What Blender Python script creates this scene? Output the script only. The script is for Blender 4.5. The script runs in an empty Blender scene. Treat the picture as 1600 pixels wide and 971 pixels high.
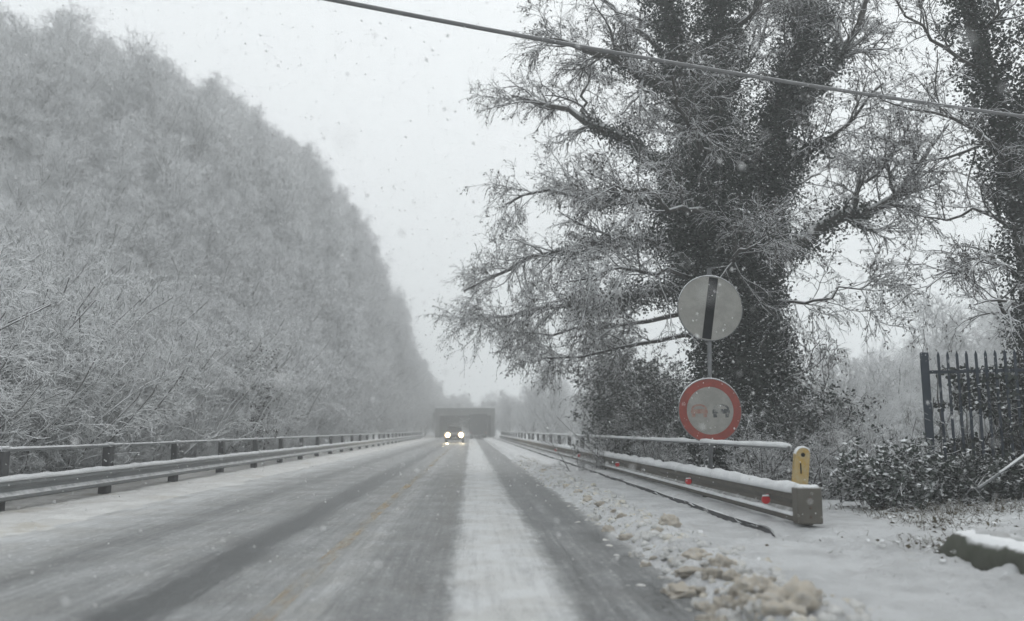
import bpy, math, random
import numpy as np
from mathutils import Vector, Matrix

random.seed(7)
RNG = np.random.default_rng(11)
S = bpy.context.scene
COL = S.collection
rad = math.radians

# ------------------------------------------------------------------ camera
FPX, CX, CY, VX, VY, HC = 1300.0, 800.0, 485.5, 735.0, 672.0, 1.2
pitch = math.atan((VY - CY) / FPX)
yaw = math.atan((CX - VX) / FPX * math.cos(pitch))
cam = bpy.data.cameras.new('camera')
cam_o = bpy.data.objects.new('camera', cam)
COL.objects.link(cam_o)
cam.sensor_width = 36.0
cam.lens = FPX / 1600.0 * 36.0
cam.clip_start = 0.05
cam.clip_end = 3000.0
cam_o.location = (0, 0, HC)
cam_o.rotation_euler = (math.pi / 2 + pitch, 0, -yaw)
cam.dof.use_dof = True
cam.dof.focus_distance = 14.0
cam.dof.aperture_fstop = 0.8
S.camera = cam_o
CAM_R = np.array(cam_o.rotation_euler.to_matrix())


def at(px, py, Y):
    """A point of the place seen at photograph pixel (px, py), Y metres up the road."""
    d = CAM_R @ np.array([px - CX, -(py - CY), -FPX])
    return np.array([0, 0, HC]) + d * (Y / d[1])


# ------------------------------------------------------------------ sky, sun, exposure
SUN_EL, SUN_AZ = rad(52), rad(20)
world = bpy.data.worlds.new('World')
S.world = world
world.use_nodes = True
wn, wl = world.node_tree.nodes, world.node_tree.links
wn.clear()
w_out = wn.new('ShaderNodeOutputWorld')
w_bg = wn.new('ShaderNodeBackground')
w_sky = wn.new('ShaderNodeTexSky')
w_sky.sky_type = 'NISHITA'
w_sky.sun_disc = False
w_sky.sun_elevation = SUN_EL
w_sky.sun_rotation = SUN_AZ
w_sky.dust_density = 5.0
w_hsv = wn.new('ShaderNodeHueSaturation')
w_hsv.inputs['Saturation'].default_value = 0.25
w_tc = wn.new('ShaderNodeTexCoord')
w_sep = wn.new('ShaderNodeSeparateXYZ')
w_rmp = wn.new('ShaderNodeMapRange')
w_rmp.inputs['From Min'].default_value = 0.0
w_rmp.inputs['From Max'].default_value = 1.0
w_rmp.inputs['To Min'].default_value = 7.4
w_rmp.inputs['To Max'].default_value = 6.6
w_comb = wn.new('ShaderNodeVectorMath')
w_comb.operation = 'SCALE'
w_comb.inputs[0].default_value = (0.955, 1.0, 1.02)
w_mix = wn.new('ShaderNodeMix')
w_mix.data_type = 'RGBA'
w_mix.inputs['Factor'].default_value = 0.9
wl.new(w_tc.outputs['Generated'], w_sep.inputs[0])
wl.new(w_sep.outputs['Z'], w_rmp.inputs['Value'])
wl.new(w_rmp.outputs[0], w_comb.inputs['Scale'])
wl.new(w_sky.outputs[0], w_hsv.inputs['Color'])
wl.new(w_hsv.outputs[0], w_mix.inputs['A'])
wl.new(w_comb.outputs[0], w_mix.inputs['B'])
wl.new(w_mix.outputs['Result'], w_bg.inputs['Color'])
w_bg.inputs['Strength'].default_value = 0.1
wl.new(w_bg.outputs[0], w_out.inputs['Surface'])

sun = bpy.data.lights.new('sun', 'SUN')
sun.energy = 0.5
sun.angle = rad(40)
sun.color = (1.0, 0.97, 0.93)
sun_o = bpy.data.objects.new('sun', sun)
COL.objects.link(sun_o)
sv = Vector((math.sin(SUN_AZ) * math.cos(SUN_EL), math.cos(SUN_AZ) * math.cos(SUN_EL), math.sin(SUN_EL)))
sun_o.rotation_euler = sv.to_track_quat('Z', 'Y').to_euler()
sun_o.location = (0, 0, 40)

S.view_settings.view_transform = 'Standard'
S.view_settings.look = 'None'
S.view_settings.exposure = 0.6
S.view_settings.gamma = 1.0
S.view_settings.use_curve_mapping = False
S.cycles.volume_bounces = 3
S.cycles.max_bounces = 5
S.cycles.diffuse_bounces = 2
S.cycles.use_adaptive_sampling = True
S.cycles.adaptive_threshold = 0.03
S.cycles.use_denoising = True

# ------------------------------------------------------------------ materials
MATS = {}


class NT:
    def __init__(self, name):
        self.m = bpy.data.materials.new(name)
        self.m.use_nodes = True
        self.n, self.l = self.m.node_tree.nodes, self.m.node_tree.links
        self.b = self.n['Principled BSDF']
        self.tc = self.n.new('ShaderNodeTexCoord')
        MATS[name] = self.m

    def noise(self, scale, detail=4, rough=0.6, coord='Object', stretch=None, distort=0.0):
        t = self.n.new('ShaderNodeTexNoise')
        t.inputs['Scale'].default_value = scale
        t.inputs['Detail'].default_value = detail
        t.inputs['Roughness'].default_value = rough
        t.inputs['Distortion'].default_value = distort
        src = self.tc.outputs[coord]
        if stretch:
            mp = self.n.new('ShaderNodeMapping')
            mp.inputs['Scale'].default_value = stretch
            self.l.new(src, mp.inputs['Vector'])
            src = mp.outputs[0]
        self.l.new(src, t.inputs['Vector'])
        return t.outputs['Fac']

    def rng(self, v, a, b, c=0.0, d=1.0, smooth=True):
        r = self.n.new('ShaderNodeMapRange')
        if smooth:
            r.interpolation_type = 'SMOOTHSTEP'
        for k, x in zip(('From Min', 'From Max', 'To Min', 'To Max'), (a, b, c, d)):
            r.inputs[k].default_value = x
        self.l.new(v, r.inputs['Value'])
        return r.outputs[0]

    def math(self, op, a, b=None):
        m = self.n.new('ShaderNodeMath')
        m.operation = op
        for i, x in enumerate((a, b)):
            if x is None:
                continue
            if isinstance(x, (int, float)):
                m.inputs[i].default_value = x
            else:
                self.l.new(x, m.inputs[i])
        return m.outputs[0]

    def mix(self, f, a, b):
        m = self.n.new('ShaderNodeMix')
        m.data_type = 'RGBA'
        for k, x in (('Factor', f), ('A', a), ('B', b)):
            if isinstance(x, (int, float)):
                m.inputs[k].default_value = x
            elif isinstance(x, tuple):
                m.inputs[k].default_value = (*x, 1.0)
            else:
                self.l.new(x, m.inputs[k])
        return m.outputs['Result']

    def color(self, c):
        if isinstance(c, tuple):
            self.b.inputs['Base Color'].default_value = (*c, 1.0)
        else:
            self.l.new(c, self.b.inputs['Base Color'])

    def set(self, k, v):
        if isinstance(v, (int, float)):
            self.b.inputs[k].default_value = v
        else:
            self.l.new(v, self.b.inputs[k])

    def bump(self, h, strength=0.5, dist=0.02):
        b = self.n.new('ShaderNodeBump')
        b.inputs['Strength'].default_value = strength
        b.inputs['Distance'].default_value = dist
        self.l.new(h, b.inputs['Height'])
        self.l.new(b.outputs[0], self.b.inputs['Normal'])

    def nz(self):
        g = self.n.new('ShaderNodeNewGeometry')
        s = self.n.new('ShaderNodeSeparateXYZ')
        self.l.new(g.outputs['Normal'], s.inputs[0])
        return s.outputs['Z']

    def ramp(self, v, stops, interp='EASE'):
        r = self.n.new('ShaderNodeValToRGB')
        r.color_ramp.interpolation = interp
        e = r.color_ramp.elements
        while len(e) < len(stops):
            e.new(0.5)
        for k, (p, c) in enumerate(stops):
            e[k].position = p
            e[k].color = (c, c, c, 1.0)
        self.l.new(v, r.inputs[0])
        return r.outputs[0]


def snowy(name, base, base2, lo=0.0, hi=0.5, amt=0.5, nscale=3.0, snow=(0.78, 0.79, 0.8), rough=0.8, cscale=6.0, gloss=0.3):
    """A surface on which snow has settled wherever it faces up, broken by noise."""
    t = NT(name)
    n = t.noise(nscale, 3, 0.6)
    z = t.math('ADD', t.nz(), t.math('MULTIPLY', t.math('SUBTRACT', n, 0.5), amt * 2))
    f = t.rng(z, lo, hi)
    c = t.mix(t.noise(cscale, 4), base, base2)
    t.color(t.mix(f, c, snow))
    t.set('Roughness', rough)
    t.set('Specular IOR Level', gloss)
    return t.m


def snow_mat(name, a=(0.78, 0.79, 0.8), b=(0.66, 0.67, 0.68), scale=2.0, bumpscale=25.0, bump=0.5, dist=0.03, dirt=None, dscale=1.5, dlo=0.55, dhi=0.75):
    t = NT(name)
    c = t.mix(t.rng(t.noise(scale, 6, 0.65), 0.35, 0.7), a, b)
    if dirt:
        c = t.mix(t.rng(t.noise(dscale, 6, 0.7), dlo, dhi), c, dirt)
    t.color(c)
    t.set('Roughness', 0.75)
    t.set('Specular IOR Level', 0.25)
    t.bump(t.noise(bumpscale, 8, 0.7), bump, dist)
    return t.m


snow_mat('snow')
snow_mat('snow_verge', (0.75, 0.76, 0.77), (0.58, 0.585, 0.59), 1.6, 14.0, 1.0, 0.07, (0.45, 0.42, 0.37), 1.3, 0.58, 0.8)
snow_mat('snow_verge_dirty', (0.78, 0.78, 0.77), (0.64, 0.635, 0.62), 1.3, 12.0, 0.9, 0.06, (0.55, 0.52, 0.46), 0.8, 0.5, 0.75)
snow_mat('snow_ground', (0.74, 0.75, 0.76), (0.55, 0.56, 0.56), 0.7, 8.0, 0.8, 0.08, (0.16, 0.15, 0.12), 1.1, 0.6, 0.74)
snow_mat('slush', (0.8, 0.72, 0.6), (0.79, 0.755, 0.7), 7.0, 34.0, 1.0, 0.04, (0.7, 0.61, 0.49), 9.0, 0.54, 0.75)
snow_mat('slush_grey', (0.68, 0.675, 0.66), (0.56, 0.56, 0.55), 5.0, 30.0, 0.8, 0.03, (0.66, 0.6, 0.48), 3.0, 0.5, 0.7)

snowy('bark', (0.035, 0.033, 0.03), (0.07, 0.065, 0.058), 0.15, 0.65, 0.35, 1.6)
snowy('twig', (0.055, 0.053, 0.05), (0.09, 0.086, 0.08), -0.15, 0.45, 0.75, 0.5)
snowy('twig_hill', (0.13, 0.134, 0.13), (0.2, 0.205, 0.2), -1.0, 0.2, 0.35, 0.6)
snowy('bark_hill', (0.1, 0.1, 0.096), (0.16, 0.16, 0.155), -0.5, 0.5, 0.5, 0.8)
snowy('leaf_dead', (0.05, 0.047, 0.043), (0.085, 0.078, 0.068), 0.15, 0.65, 0.75, 0.5)
snowy('ivy', (0.014, 0.021, 0.016), (0.028, 0.038, 0.028), 0.6, 0.95, 0.45, 0.8, gloss=0.4, rough=0.55)
snowy('laurel', (0.02, 0.03, 0.024), (0.035, 0.05, 0.036), 0.35, 0.75, 0.4, 2.0, gloss=0.5, rough=0.4)
snowy('weathered_steel', (0.06, 0.058, 0.05), (0.14, 0.128, 0.108), 0.6, 0.9, 0.15, 6.0, cscale=5.0, rough=0.6)
snowy('dull_steel', (0.13, 0.14, 0.145), (0.22, 0.225, 0.225), 0.6, 0.9, 0.15, 6.0, cscale=5.0, rough=0.55)
snowy('dark_post', (0.045, 0.047, 0.05), (0.09, 0.09, 0.09), 0.6, 0.9, 0.2, 6.0)
snowy('fence_paint', (0.02, 0.028, 0.04), (0.035, 0.045, 0.058), 0.55, 0.9, 0.2, 6.0)
snowy('moss_stone', (0.035, 0.042, 0.026), (0.1, 0.1, 0.085), 0.55, 0.85, 0.5, 2.5, cscale=8.0)
snowy('concrete', (0.16, 0.16, 0.155), (0.25, 0.245, 0.235), 0.6, 0.9, 0.2, 1.0, cscale=0.8)
snowy('old_concrete', (0.12, 0.122, 0.12), (0.2, 0.2, 0.19), 0.7, 0.95, 0.2, 1.0, cscale=0.8)
snowy('wood_pole', (0.06, 0.05, 0.04), (0.1, 0.085, 0.07), 0.6, 0.9, 0.2, 3.0)
snowy('cable', (0.12, 0.12, 0.122), (0.2, 0.2, 0.2), 0.3, 0.9, 0.3, 3.0)
snowy('dead_grass', (0.07, 0.06, 0.04), (0.13, 0.11, 0.075), 0.5, 0.9, 0.5, 2.0)


def plain(name, c, c2=None, rough=0.5, metal=0.0, scale=8.0, emit=None, es=0.0, lo=0.35, hi=0.65):
    t = NT(name)
    t.color(t.mix(t.rng(t.noise(scale, 5, 0.65), lo, hi), c, c2 or tuple(x * 0.8 for x in c)))
    t.set('Roughness', rough)
    t.set('Metallic', metal)
    if emit:
        t.b.inputs['Emission Color'].default_value = (*emit, 1)
        t.set('Emission Strength', es)
    return t.m


plain('sign_white', (0.26, 0.255, 0.235), (0.2, 0.198, 0.18), 0.45, scale=5.0)
plain('sign_black', (0.008, 0.009, 0.01), (0.012, 0.013, 0.014), 1.0)
MATS['sign_black'].node_tree.nodes['Principled BSDF'].inputs['Specular IOR Level'].default_value = 0.05
plain('sign_red', (0.24, 0.032, 0.018), (0.18, 0.028, 0.018), 0.45, scale=9.0)
plain('faded_red', (0.24, 0.11, 0.085), (0.27, 0.2, 0.17), 0.5, scale=14.0)
plain('faded_black', (0.035, 0.038, 0.042), (0.24, 0.24, 0.225), 0.5, scale=8.0, lo=0.45, hi=0.6)
plain('galvanised', (0.15, 0.155, 0.16), (0.1, 0.105, 0.11), 0.45, 0.3)
plain('reflector_red', (0.62, 0.04, 0.045), (0.5, 0.035, 0.04), 0.3)
plain('delineator_yellow', (0.36, 0.23, 0.045), (0.36, 0.29, 0.16), 0.5, scale=12.0)
plain('rust', (0.12, 0.07, 0.045), (0.08, 0.06, 0.05), 0.8)
plain('car_paint', (0.07, 0.07, 0.075), None, 0.3)
plain('car_glass', (0.02, 0.023, 0.026), None, 0.08)
plain('tyre_rubber', (0.015, 0.015, 0.016), None, 0.85)
plain('lorry_dark', (0.03, 0.032, 0.034), (0.05, 0.05, 0.05), 0.6, scale=1.0)
plain('tail_lamp', (0.2, 0.02, 0.02), None, 0.3)
plain('number_plate', (0.6, 0.6, 0.58), None, 0.5)
plain('lit_headlamp', (0.9, 0.88, 0.8), None, 0.2, emit=(1.0, 0.82, 0.5), es=30.0)
plain('glow_ring', (0.8, 0.7, 0.5), None, 0.2, emit=(1.0, 0.62, 0.24), es=1.6)  # warm emission imitating the halo round a lit headlamp
plain('flake', (0.8, 0.8, 0.8), None, 0.9)

# the road: wet slushy asphalt with wheel tracks worn through the snow
RX0, RX1 = -6.0, 2.4


def road_u(x):
    return (x - RX0) / (RX1 - RX0)


t = NT('road_slush')
sp = t.n.new('ShaderNodeSeparateXYZ')
t.l.new(t.tc.outputs['Object'], sp.inputs[0])
wob = t.math('MULTIPLY', t.math('SUBTRACT', t.noise(0.55, 3, 0.5, stretch=(1, 0.35, 1)), 0.5), 0.22)
rag = t.math('MULTIPLY', t.math('SUBTRACT', t.noise(9.0, 5, 0.7, stretch=(1, 0.45, 1)), 0.5), 0.17)
xx = t.math('ADD', t.math('ADD', sp.outputs['X'], wob), rag)
uu = t.math('DIVIDE', t.math('SUBTRACT', xx, RX0), RX1 - RX0)
stops = [(-4.75, 0.85), (-4.35, 0.6), (-3.98, 0.48), (-3.78, 0.26), (-3.55, 0.3), (-3.3, 0.46), (-2.62, 0.42), (-2.32, 0.0),
         (-2.1, 0.02), (-1.85, 0.4), (-1.3, 0.42), (-1.05, 0.6), (-0.85, 0.36), (-0.32, 0.24), (-0.2, 0.3), (-0.07, 0.9),
         (0.32, 1.0), (0.64, 0.88), (0.78, 0.28), (0.95, 0.17), (1.1, 0.3), (1.28, 0.16), (1.5, 0.2), (1.7, 0.8)]
amt = t.ramp(uu, [(road_u(x), v) for x, v in stops], 'LINEAR')
streak = t.noise(7.0, 5, 0.7, stretch=(2.2, 0.07, 1))
blot = t.noise(2.2, 6, 0.7, stretch=(1, 0.4, 1))
fine = t.noise(38.0, 4, 0.75, stretch=(1, 0.5, 1))
amt2 = t.math('ADD', amt, t.math('MULTIPLY', t.math('SUBTRACT', streak, 0.5), 0.7))
amt2 = t.math('ADD', amt2, t.math('MULTIPLY', t.math('SUBTRACT', blot, 0.5), 0.75))
amt2 = t.math('ADD', amt2, t.math('MULTIPLY', t.math('SUBTRACT', fine, 0.5), 0.55))
clump = t.rng(t.noise(17.0, 4, 0.6, stretch=(1, 0.7, 1)), 0.57, 0.68)
amt2 = t.math('ADD', amt2, t.math('MULTIPLY', clump, 0.3))
f = t.rng(amt2, 0.02, 0.95, smooth=False)
snowc = t.mix(t.rng(t.noise(1.4, 5, 0.6), 0.4, 0.65), (0.68, 0.69, 0.695), (0.59, 0.59, 0.58))
t.color(t.mix(f, (0.095, 0.1, 0.102), snowc))
t.set('Roughness', t.rng(f, 0.0, 0.6, 0.32, 0.85, False))
t.set('Specular IOR Level', 0.4)
t.bump(t.math('ADD', t.math('MULTIPLY', f, 0.6), t.math('MULTIPLY', fine, 0.8)), 1.0, 0.035)


def paint(name, col, lo_, hi_, most):
    """Road paint worn through and buried under slush in places: where it is gone the road shows."""
    t = NT(name)
    n1 = t.math('ADD', t.math('MULTIPLY', t.noise(1.6, 6, 0.75, stretch=(1.5, 0.25, 1)), 0.7), t.math('MULTIPLY', t.noise(30.0, 4, 0.7), 0.3))
    t.color(col)
    t.set('Roughness', 0.6)
    t.set('Alpha', t.rng(n1, lo_, hi_, 0.0, most))


paint('line_yellow', (0.5, 0.36, 0.17), 0.44, 0.66, 0.75)
paint('line_white', (0.6, 0.59, 0.57), 0.46, 0.68, 0.7)

# ------------------------------------------------------------------ mesh helpers


def link(name, me, mat=None, parent=None, loc=None):
    o = bpy.data.objects.new(name, me)
    COL.objects.link(o)
    if mat and me is not None and not me.materials:
        me.materials.append(MATS[mat])
    if parent is not None:
        o.parent = parent
    if loc is not None:
        o.location = loc
    return o


def empty(name, loc=(0, 0, 0)):
    o = bpy.data.objects.new(name, None)
    COL.objects.link(o)
    o.location = loc
    o.empty_display_size = 0.2
    return o


def tag(o, label=None, cat=None, group=None, kind=None):
    for k, v in (('label', label), ('category', cat), ('group', group), ('kind', kind)):
        if v:
            o[k] = v
    return o


def mesh(name, V, quads=None, tris=None, smooth=False):
    V = np.asarray(V, dtype=np.float32).reshape(-1, 3)
    me = bpy.data.meshes.new(name)
    nq = 0 if quads is None else len(quads)
    nt = 0 if tris is None else len(tris)
    parts, starts = [], []
    if nq:
        parts.append(np.asarray(quads, dtype=np.int32).reshape(-1))
        starts.append(np.arange(nq) * 4)
    if nt:
        parts.append(np.asarray(tris, dtype=np.int32).reshape(-1))
        starts.append(nq * 4 + np.arange(nt) * 3)
    loops = np.concatenate(parts)
    st = np.concatenate(starts).astype(np.int32)
    me.vertices.add(len(V))
    me.vertices.foreach_set('co', V.reshape(-1))
    me.loops.add(len(loops))
    me.loops.foreach_set('vertex_index', loops)
    me.polygons.add(len(st))
    me.polygons.foreach_set('loop_start', st)
    if smooth:
        me.polygons.foreach_set('use_smooth', np.ones(len(st), dtype=bool))
    me.update(calc_edges=True)
    me.validate()
    return me


class MB:
    """Collects shapes for one mesh."""

    def __init__(self):
        self.v, self.f = [], []

    def add(self, V, F):
        b = len(self.v)
        self.v += [tuple(map(float, p)) for p in V]
        self.f += [tuple(i + b for i in q) for q in F]
        return self

    def box(self, x0, x1, y0, y1, z0, z1, bev=0.0):
        if bev <= 0:
            V = [(x, y, z) for x in (x0, x1) for y in (y0, y1) for z in (z0, z1)]
            return self.add(V, [(0, 1, 3, 2), (4, 6, 7, 5), (0, 4, 5, 1), (2, 3, 7, 6), (0, 2, 6, 4), (1, 5, 7, 3)])
        b = bev
        rings = []
        for z, i in ((z0, b), (z0 + b, 0), (z1 - b, 0), (z1, b)):
            rings.append([(x0 + i, y0 + b, z), (x0 + b, y0 + i, z), (x1 - b, y0 + i, z), (x1 - i, y0 + b, z),
                          (x1 - i, y1 - b, z), (x1 - b, y1 - i, z), (x0 + b, y1 - i, z), (x0 + i, y1 - b, z)])
        return self.loft(rings)

    def loft(self, rings, cap=True):
        n = len(rings[0])
        V = [p for r in rings for p in r]
        F = []
        for k in range(len(rings) - 1):
            for i in range(n):
                j = (i + 1) % n
                F.append((k * n + i, k * n + j, (k + 1) * n + j, (k + 1) * n + i))
        if cap:
            F.append(tuple(range(n))[::-1])
            F.append(tuple((len(rings) - 1) * n + i for i in range(n)))
        return self.add(V, F)

    def tube(self, pts, r, n=8, cap=True):
        pts = np.asarray(pts, float)
        T = np.gradient(pts, axis=0)
        T /= np.linalg.norm(T, axis=1)[:, None]
        rs = np.broadcast_to(np.asarray(r, float), (len(pts),))
        ref = np.array([0, 0, 1.0]) if abs(T[:, 2]).mean() < 0.8 else np.array([1.0, 0, 0])
        rings = []
        for p, tt, rr in zip(pts, T, rs):
            u = np.cross(tt, ref)
            u /= np.linalg.norm(u)
            w = np.cross(u, tt)
            rings.append([p + rr * (math.cos(a) * u + math.sin(a) * w) for a in np.linspace(0, 2 * math.pi, n, endpoint=False)])
        return self.loft(rings, cap)

    def disc(self, c, r, y0, y1, n=48, r_in=0.0):
        """A round plate standing in the XZ plane, from y0 to y1."""
        A = np.linspace(0, 2 * math.pi, n, endpoint=False)
        o0 = [(c[0] + r * math.cos(a), y0, c[1] + r * math.sin(a)) for a in A]
        o1 = [(p[0], y1, p[2]) for p in o0]
        if r_in <= 0:
            return self.loft([o0, o1])
        i0 = [(c[0] + r_in * math.cos(a), y0, c[1] + r_in * math.sin(a)) for a in A]
        i1 = [(p[0], y1, p[2]) for p in i0]
        return self.loft([o0, o1, i1, i0, o0], False)

    def me(self, name, smooth=False):
        m = bpy.data.meshes.new(name)
        m.from_pydata(self.v, [], self.f)
        m.update()
        if smooth:
            m.polygons.foreach_set('use_smooth', np.ones(len(m.polygons), dtype=bool))
        return m

    def build(self, name, mat, parent=None, loc=None, smooth=False):
        return link(name, self.me(name, smooth), mat, parent, loc)


# --- value noise
_PERM = RNG.random((256, 256))


def vnoise(x, y):
    xi, yi = np.floor(x).astype(int), np.floor(y).astype(int)
    fx, fy = x - xi, y - yi
    fx, fy = fx * fx * (3 - 2 * fx), fy * fy * (3 - 2 * fy)
    g = lambda a, b: _PERM[a & 255, b & 255]
    return (g(xi, yi) * (1 - fx) + g(xi + 1, yi) * fx) * (1 - fy) + (g(xi, yi + 1) * (1 - fx) + g(xi + 1, yi + 1) * fx) * fy


def fbm(x, y, oct=4, gain=0.5):
    x, y = np.asarray(x, float), np.asarray(y, float)
    s, a, n = 0.0, 1.0, 0.0
    for k in range(oct):
        s = s + a * vnoise(x + 17.3 * k, y + 9.1 * k)
        n += a
        a *= gain
        x, y = x * 2.03, y * 2.03
    return s / n - 0.5


def sstep(a, b, x):
    t_ = np.clip((np.asarray(x, float) - a) / (b - a), 0, 1)
    return t_ * t_ * (3 - 2 * t_)


# ------------------------------------------------------------------ vectorised branches, twigs, leaves


def norm(v):
    return v / np.maximum(np.linalg.norm(v, axis=-1, keepdims=True), 1e-9)


def resample(pts, n):
    pts = np.asarray(pts, float)
    d = np.r_[0, np.cumsum(np.linalg.norm(np.diff(pts, axis=0), axis=1))]
    s = np.linspace(0, d[-1], n)
    return np.stack([np.interp(s, d, pts[:, k]) for k in range(3)], 1)


def spawn(P, R, n, t0, t1, L, ang, up, rng, npts=4, wig=0.12, ratio=0.6, taper=0.35, shrink=0.4, rmin=0.004, grav=0.0):
    """n children on every path of P (M,N,3): their own paths and radii."""
    M, N, _ = P.shape
    t_ = rng.uniform(t0, t1, (M, n))
    f = t_ * (N - 1)
    i = np.minimum(f.astype(int), N - 2)
    fr = (f - i)[..., None]
    m = np.arange(M)[:, None]
    base = P[m, i] * (1 - fr) + P[m, i + 1] * fr
    tan = norm(P[m, i + 1] - P[m, i])
    r0 = np.maximum((R[m, i] * (1 - fr[..., 0]) + R[m, i + 1] * fr[..., 0]) * ratio, rmin)
    rnd = rng.normal(size=(M, n, 3))
    perp = norm(rnd - (rnd * tan).sum(-1, keepdims=True) * tan)
    a = rng.uniform(ang[0], ang[1], (M, n, 1))
    d = norm(tan * np.cos(a) + perp * np.sin(a) + np.array([0, 0, up]))
    ln = rng.uniform(L[0], L[1], (M, n, 1)) * (1 - shrink * t_[..., None])
    seg = ln / (npts - 1)
    pts = [base]
    for k in range(npts - 1):
        pts.append(pts[-1] + d * seg)
        d = norm(d + rng.normal(size=d.shape) * wig + np.array([0, 0, grav]))
    C = np.stack(pts, 2).reshape(M * n, npts, 3)
    CR = (r0.reshape(-1, 1)) * np.linspace(1, taper, npts)[None]
    return C, np.maximum(CR, rmin * 0.7)


def tubes(P, R, sides=3):
    M, N, _ = P.shape
    T = norm(np.gradient(P, axis=1))
    ref = np.where(np.abs(T[..., 2:3]) < 0.85, np.array([0, 0, 1.0]), np.array([1.0, 0, 0]))
    u = norm(np.cross(T, ref))
    w = np.cross(u, T)
    a = np.linspace(0, 2 * math.pi, sides, endpoint=False) + math.pi / 2
    V = P[:, :, None] + R[:, :, None, None] * (np.cos(a)[None, None, :, None] * u[:, :, None] + np.sin(a)[None, None, :, None] * w[:, :, None])
    b = (np.arange(M) * N * sides)[:, None, None]
    k = (np.arange(N - 1) * sides)[None, :, None]
    s = np.arange(sides)[None, None]
    s2 = (s + 1) % sides
    Q = np.stack([b + k + s, b + k + s2, b + k + sides + s2, b + k + sides + s], -1).reshape(-1, 4)
    return V.reshape(-1, 3), Q


def leaves(C, size, rng, flat=0.0, droop=0.0, aspect=0.55):
    """One folded diamond leaf at each point of C."""
    K = len(C)
    d = rng.normal(size=(K, 3))
    d[:, 2] = d[:, 2] * (1 - flat) - droop
    d = norm(d)
    r = rng.normal(size=(K, 3))
    r[:, :2] *= (1 - 0.5 * flat)
    n_ = norm(r - (r * d).sum(1, keepdims=True) * d)
    w = np.cross(d, n_)
    s = (size[0] + (size[1] - size[0]) * rng.random((K, 1)))
    V = np.stack([C, C + d * s * 0.5 + w * s * aspect * 0.5 + n_ * s * 0.1, C + d * s, C + d * s * 0.5 - w * s * aspect * 0.5 + n_ * s * 0.1], 1)
    b = (np.arange(K) * 4)[:, None]
    return V.reshape(-1, 3), b + np.arange(4)[None]


def join(*vq):
    Vs, Qs, o = [], [], 0
    for V, Q in vq:
        Vs.append(V)
        Qs.append(Q + o)
        o += len(V)
    return np.concatenate(Vs), np.concatenate(Qs)


def cloud_along(P, R, n, rng, spread):
    """n points scattered round the paths P, within spread times their radii."""
    M, N, _ = P.shape
    ln = np.linalg.norm(np.diff(P, axis=1), axis=-1)
    wgt = (ln * (R[:, :-1] + 0.02)).reshape(-1)
    k = rng.choice(len(wgt), n, p=wgt / wgt.sum())
    m, i = k // (N - 1), k % (N - 1)
    f = rng.random((n, 1))
    c = P[m, i] * (1 - f) + P[m, i + 1] * f
    r = R[m, i][:, None] * (1 - f) + R[m, i + 1][:, None] * f
    d = norm(rng.normal(size=(n, 3)))
    return c + d * r * (spread[0] + (spread[1] - spread[0]) * rng.random((n, 1)) ** 0.7)


# ------------------------------------------------------------------ terrain
GUARD_R, GUARD_L = 3.68, -6.72
END_Y = 9.35          # near end of the right guardrail


def hill_z(d, Y):
    """A rounded spur: low near the camera, highest some 150 m up the road, then falling away."""
    d = np.maximum(d, 0)
    K = np.interp(Y, [0, 25, 40, 60, 100, 130, 150, 180, 210, 300], [0.1, 0.16, 0.32, 0.52, 0.8, 0.93, 0.84, 0.5, 0.3, 0.12])
    return 50 * (1 - np.exp(-d / 13.0)) * K


def ground_z(X, Y):
    X, Y = np.asarray(X, float), np.asarray(Y, float)
    left = hill_z(-X - 8.0, Y) + 0.5 * sstep(7.8, 11, -X) * fbm(X * 0.35, Y * 0.35)
    right = -1.3 * sstep(4.4, 9.0, X) * sstep(12.5, 18, Y)
    near = (0.02 + 0.14 * sstep(4.3, 5.2, X) + 0.1 * sstep(6, 9, X)) * sstep(3.6, 4.4, X) * (1 - sstep(12.5, 16, Y))
    far_hill = 22 * sstep(45, 140, X) * sstep(20, 60, Y)
    return -0.12 + left + right + near + 0.1 * sstep(4.2, 5.0, X) + far_hill + 0.08 * fbm(X * 1.3, Y * 1.3) * sstep(3.9, 4.6, np.abs(X))


def grid(xs, ys, zf):
    X, Y = np.meshgrid(xs, ys)
    V = np.stack([X, Y, zf(X, Y)], -1).reshape(-1, 3)
    nx, ny = len(xs), len(ys)
    i = np.arange(nx - 1)[None] + (np.arange(ny - 1) * nx)[:, None]
    Q = np.stack([i, i + 1, i + nx + 1, i + nx], -1).reshape(-1, 4)
    return V, Q


gx = np.unique(np.concatenate([np.linspace(-620, -100, 26), np.linspace(-100, -7, 100), np.linspace(-7, 3.6, 6), np.linspace(3.6, 12, 60), np.linspace(12, 60, 40), np.linspace(60, 620, 29)]))
gy = np.unique(np.concatenate([np.linspace(-40, 4, 12), np.linspace(4, 26, 110), np.linspace(26, 180, 90), np.linspace(180, 900, 40)]))
V, Q = grid(gx, gy, ground_z)
tag(link('ground', mesh('ground', V, Q, smooth=True), 'snow_ground'), kind='structure')

# the road
road_edge = 1.75
yy = np.unique(np.concatenate([np.linspace(-30, 3, 12), np.linspace(3, 16, 250), np.linspace(16, 34, 120), np.linspace(34, 145, 110), np.linspace(145, 166, 12)]))
xs = np.linspace(-5.2, 2.3, 126)
prof_x = [x for x, _ in stops]
prof_v = [v for _, v in stops]


def road_z(X, Y):
    h = np.interp(X, prof_x, prof_v)
    return 0.03 * h * (0.7 + 0.9 * fbm(X * 4, Y * 1.5)) + 0.006 * fbm(X * 11, Y * 5)


V, Q = grid(xs, yy, road_z)
tag(link('road', mesh('road', V, Q, smooth=True), 'road_slush'), kind='structure')


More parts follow.
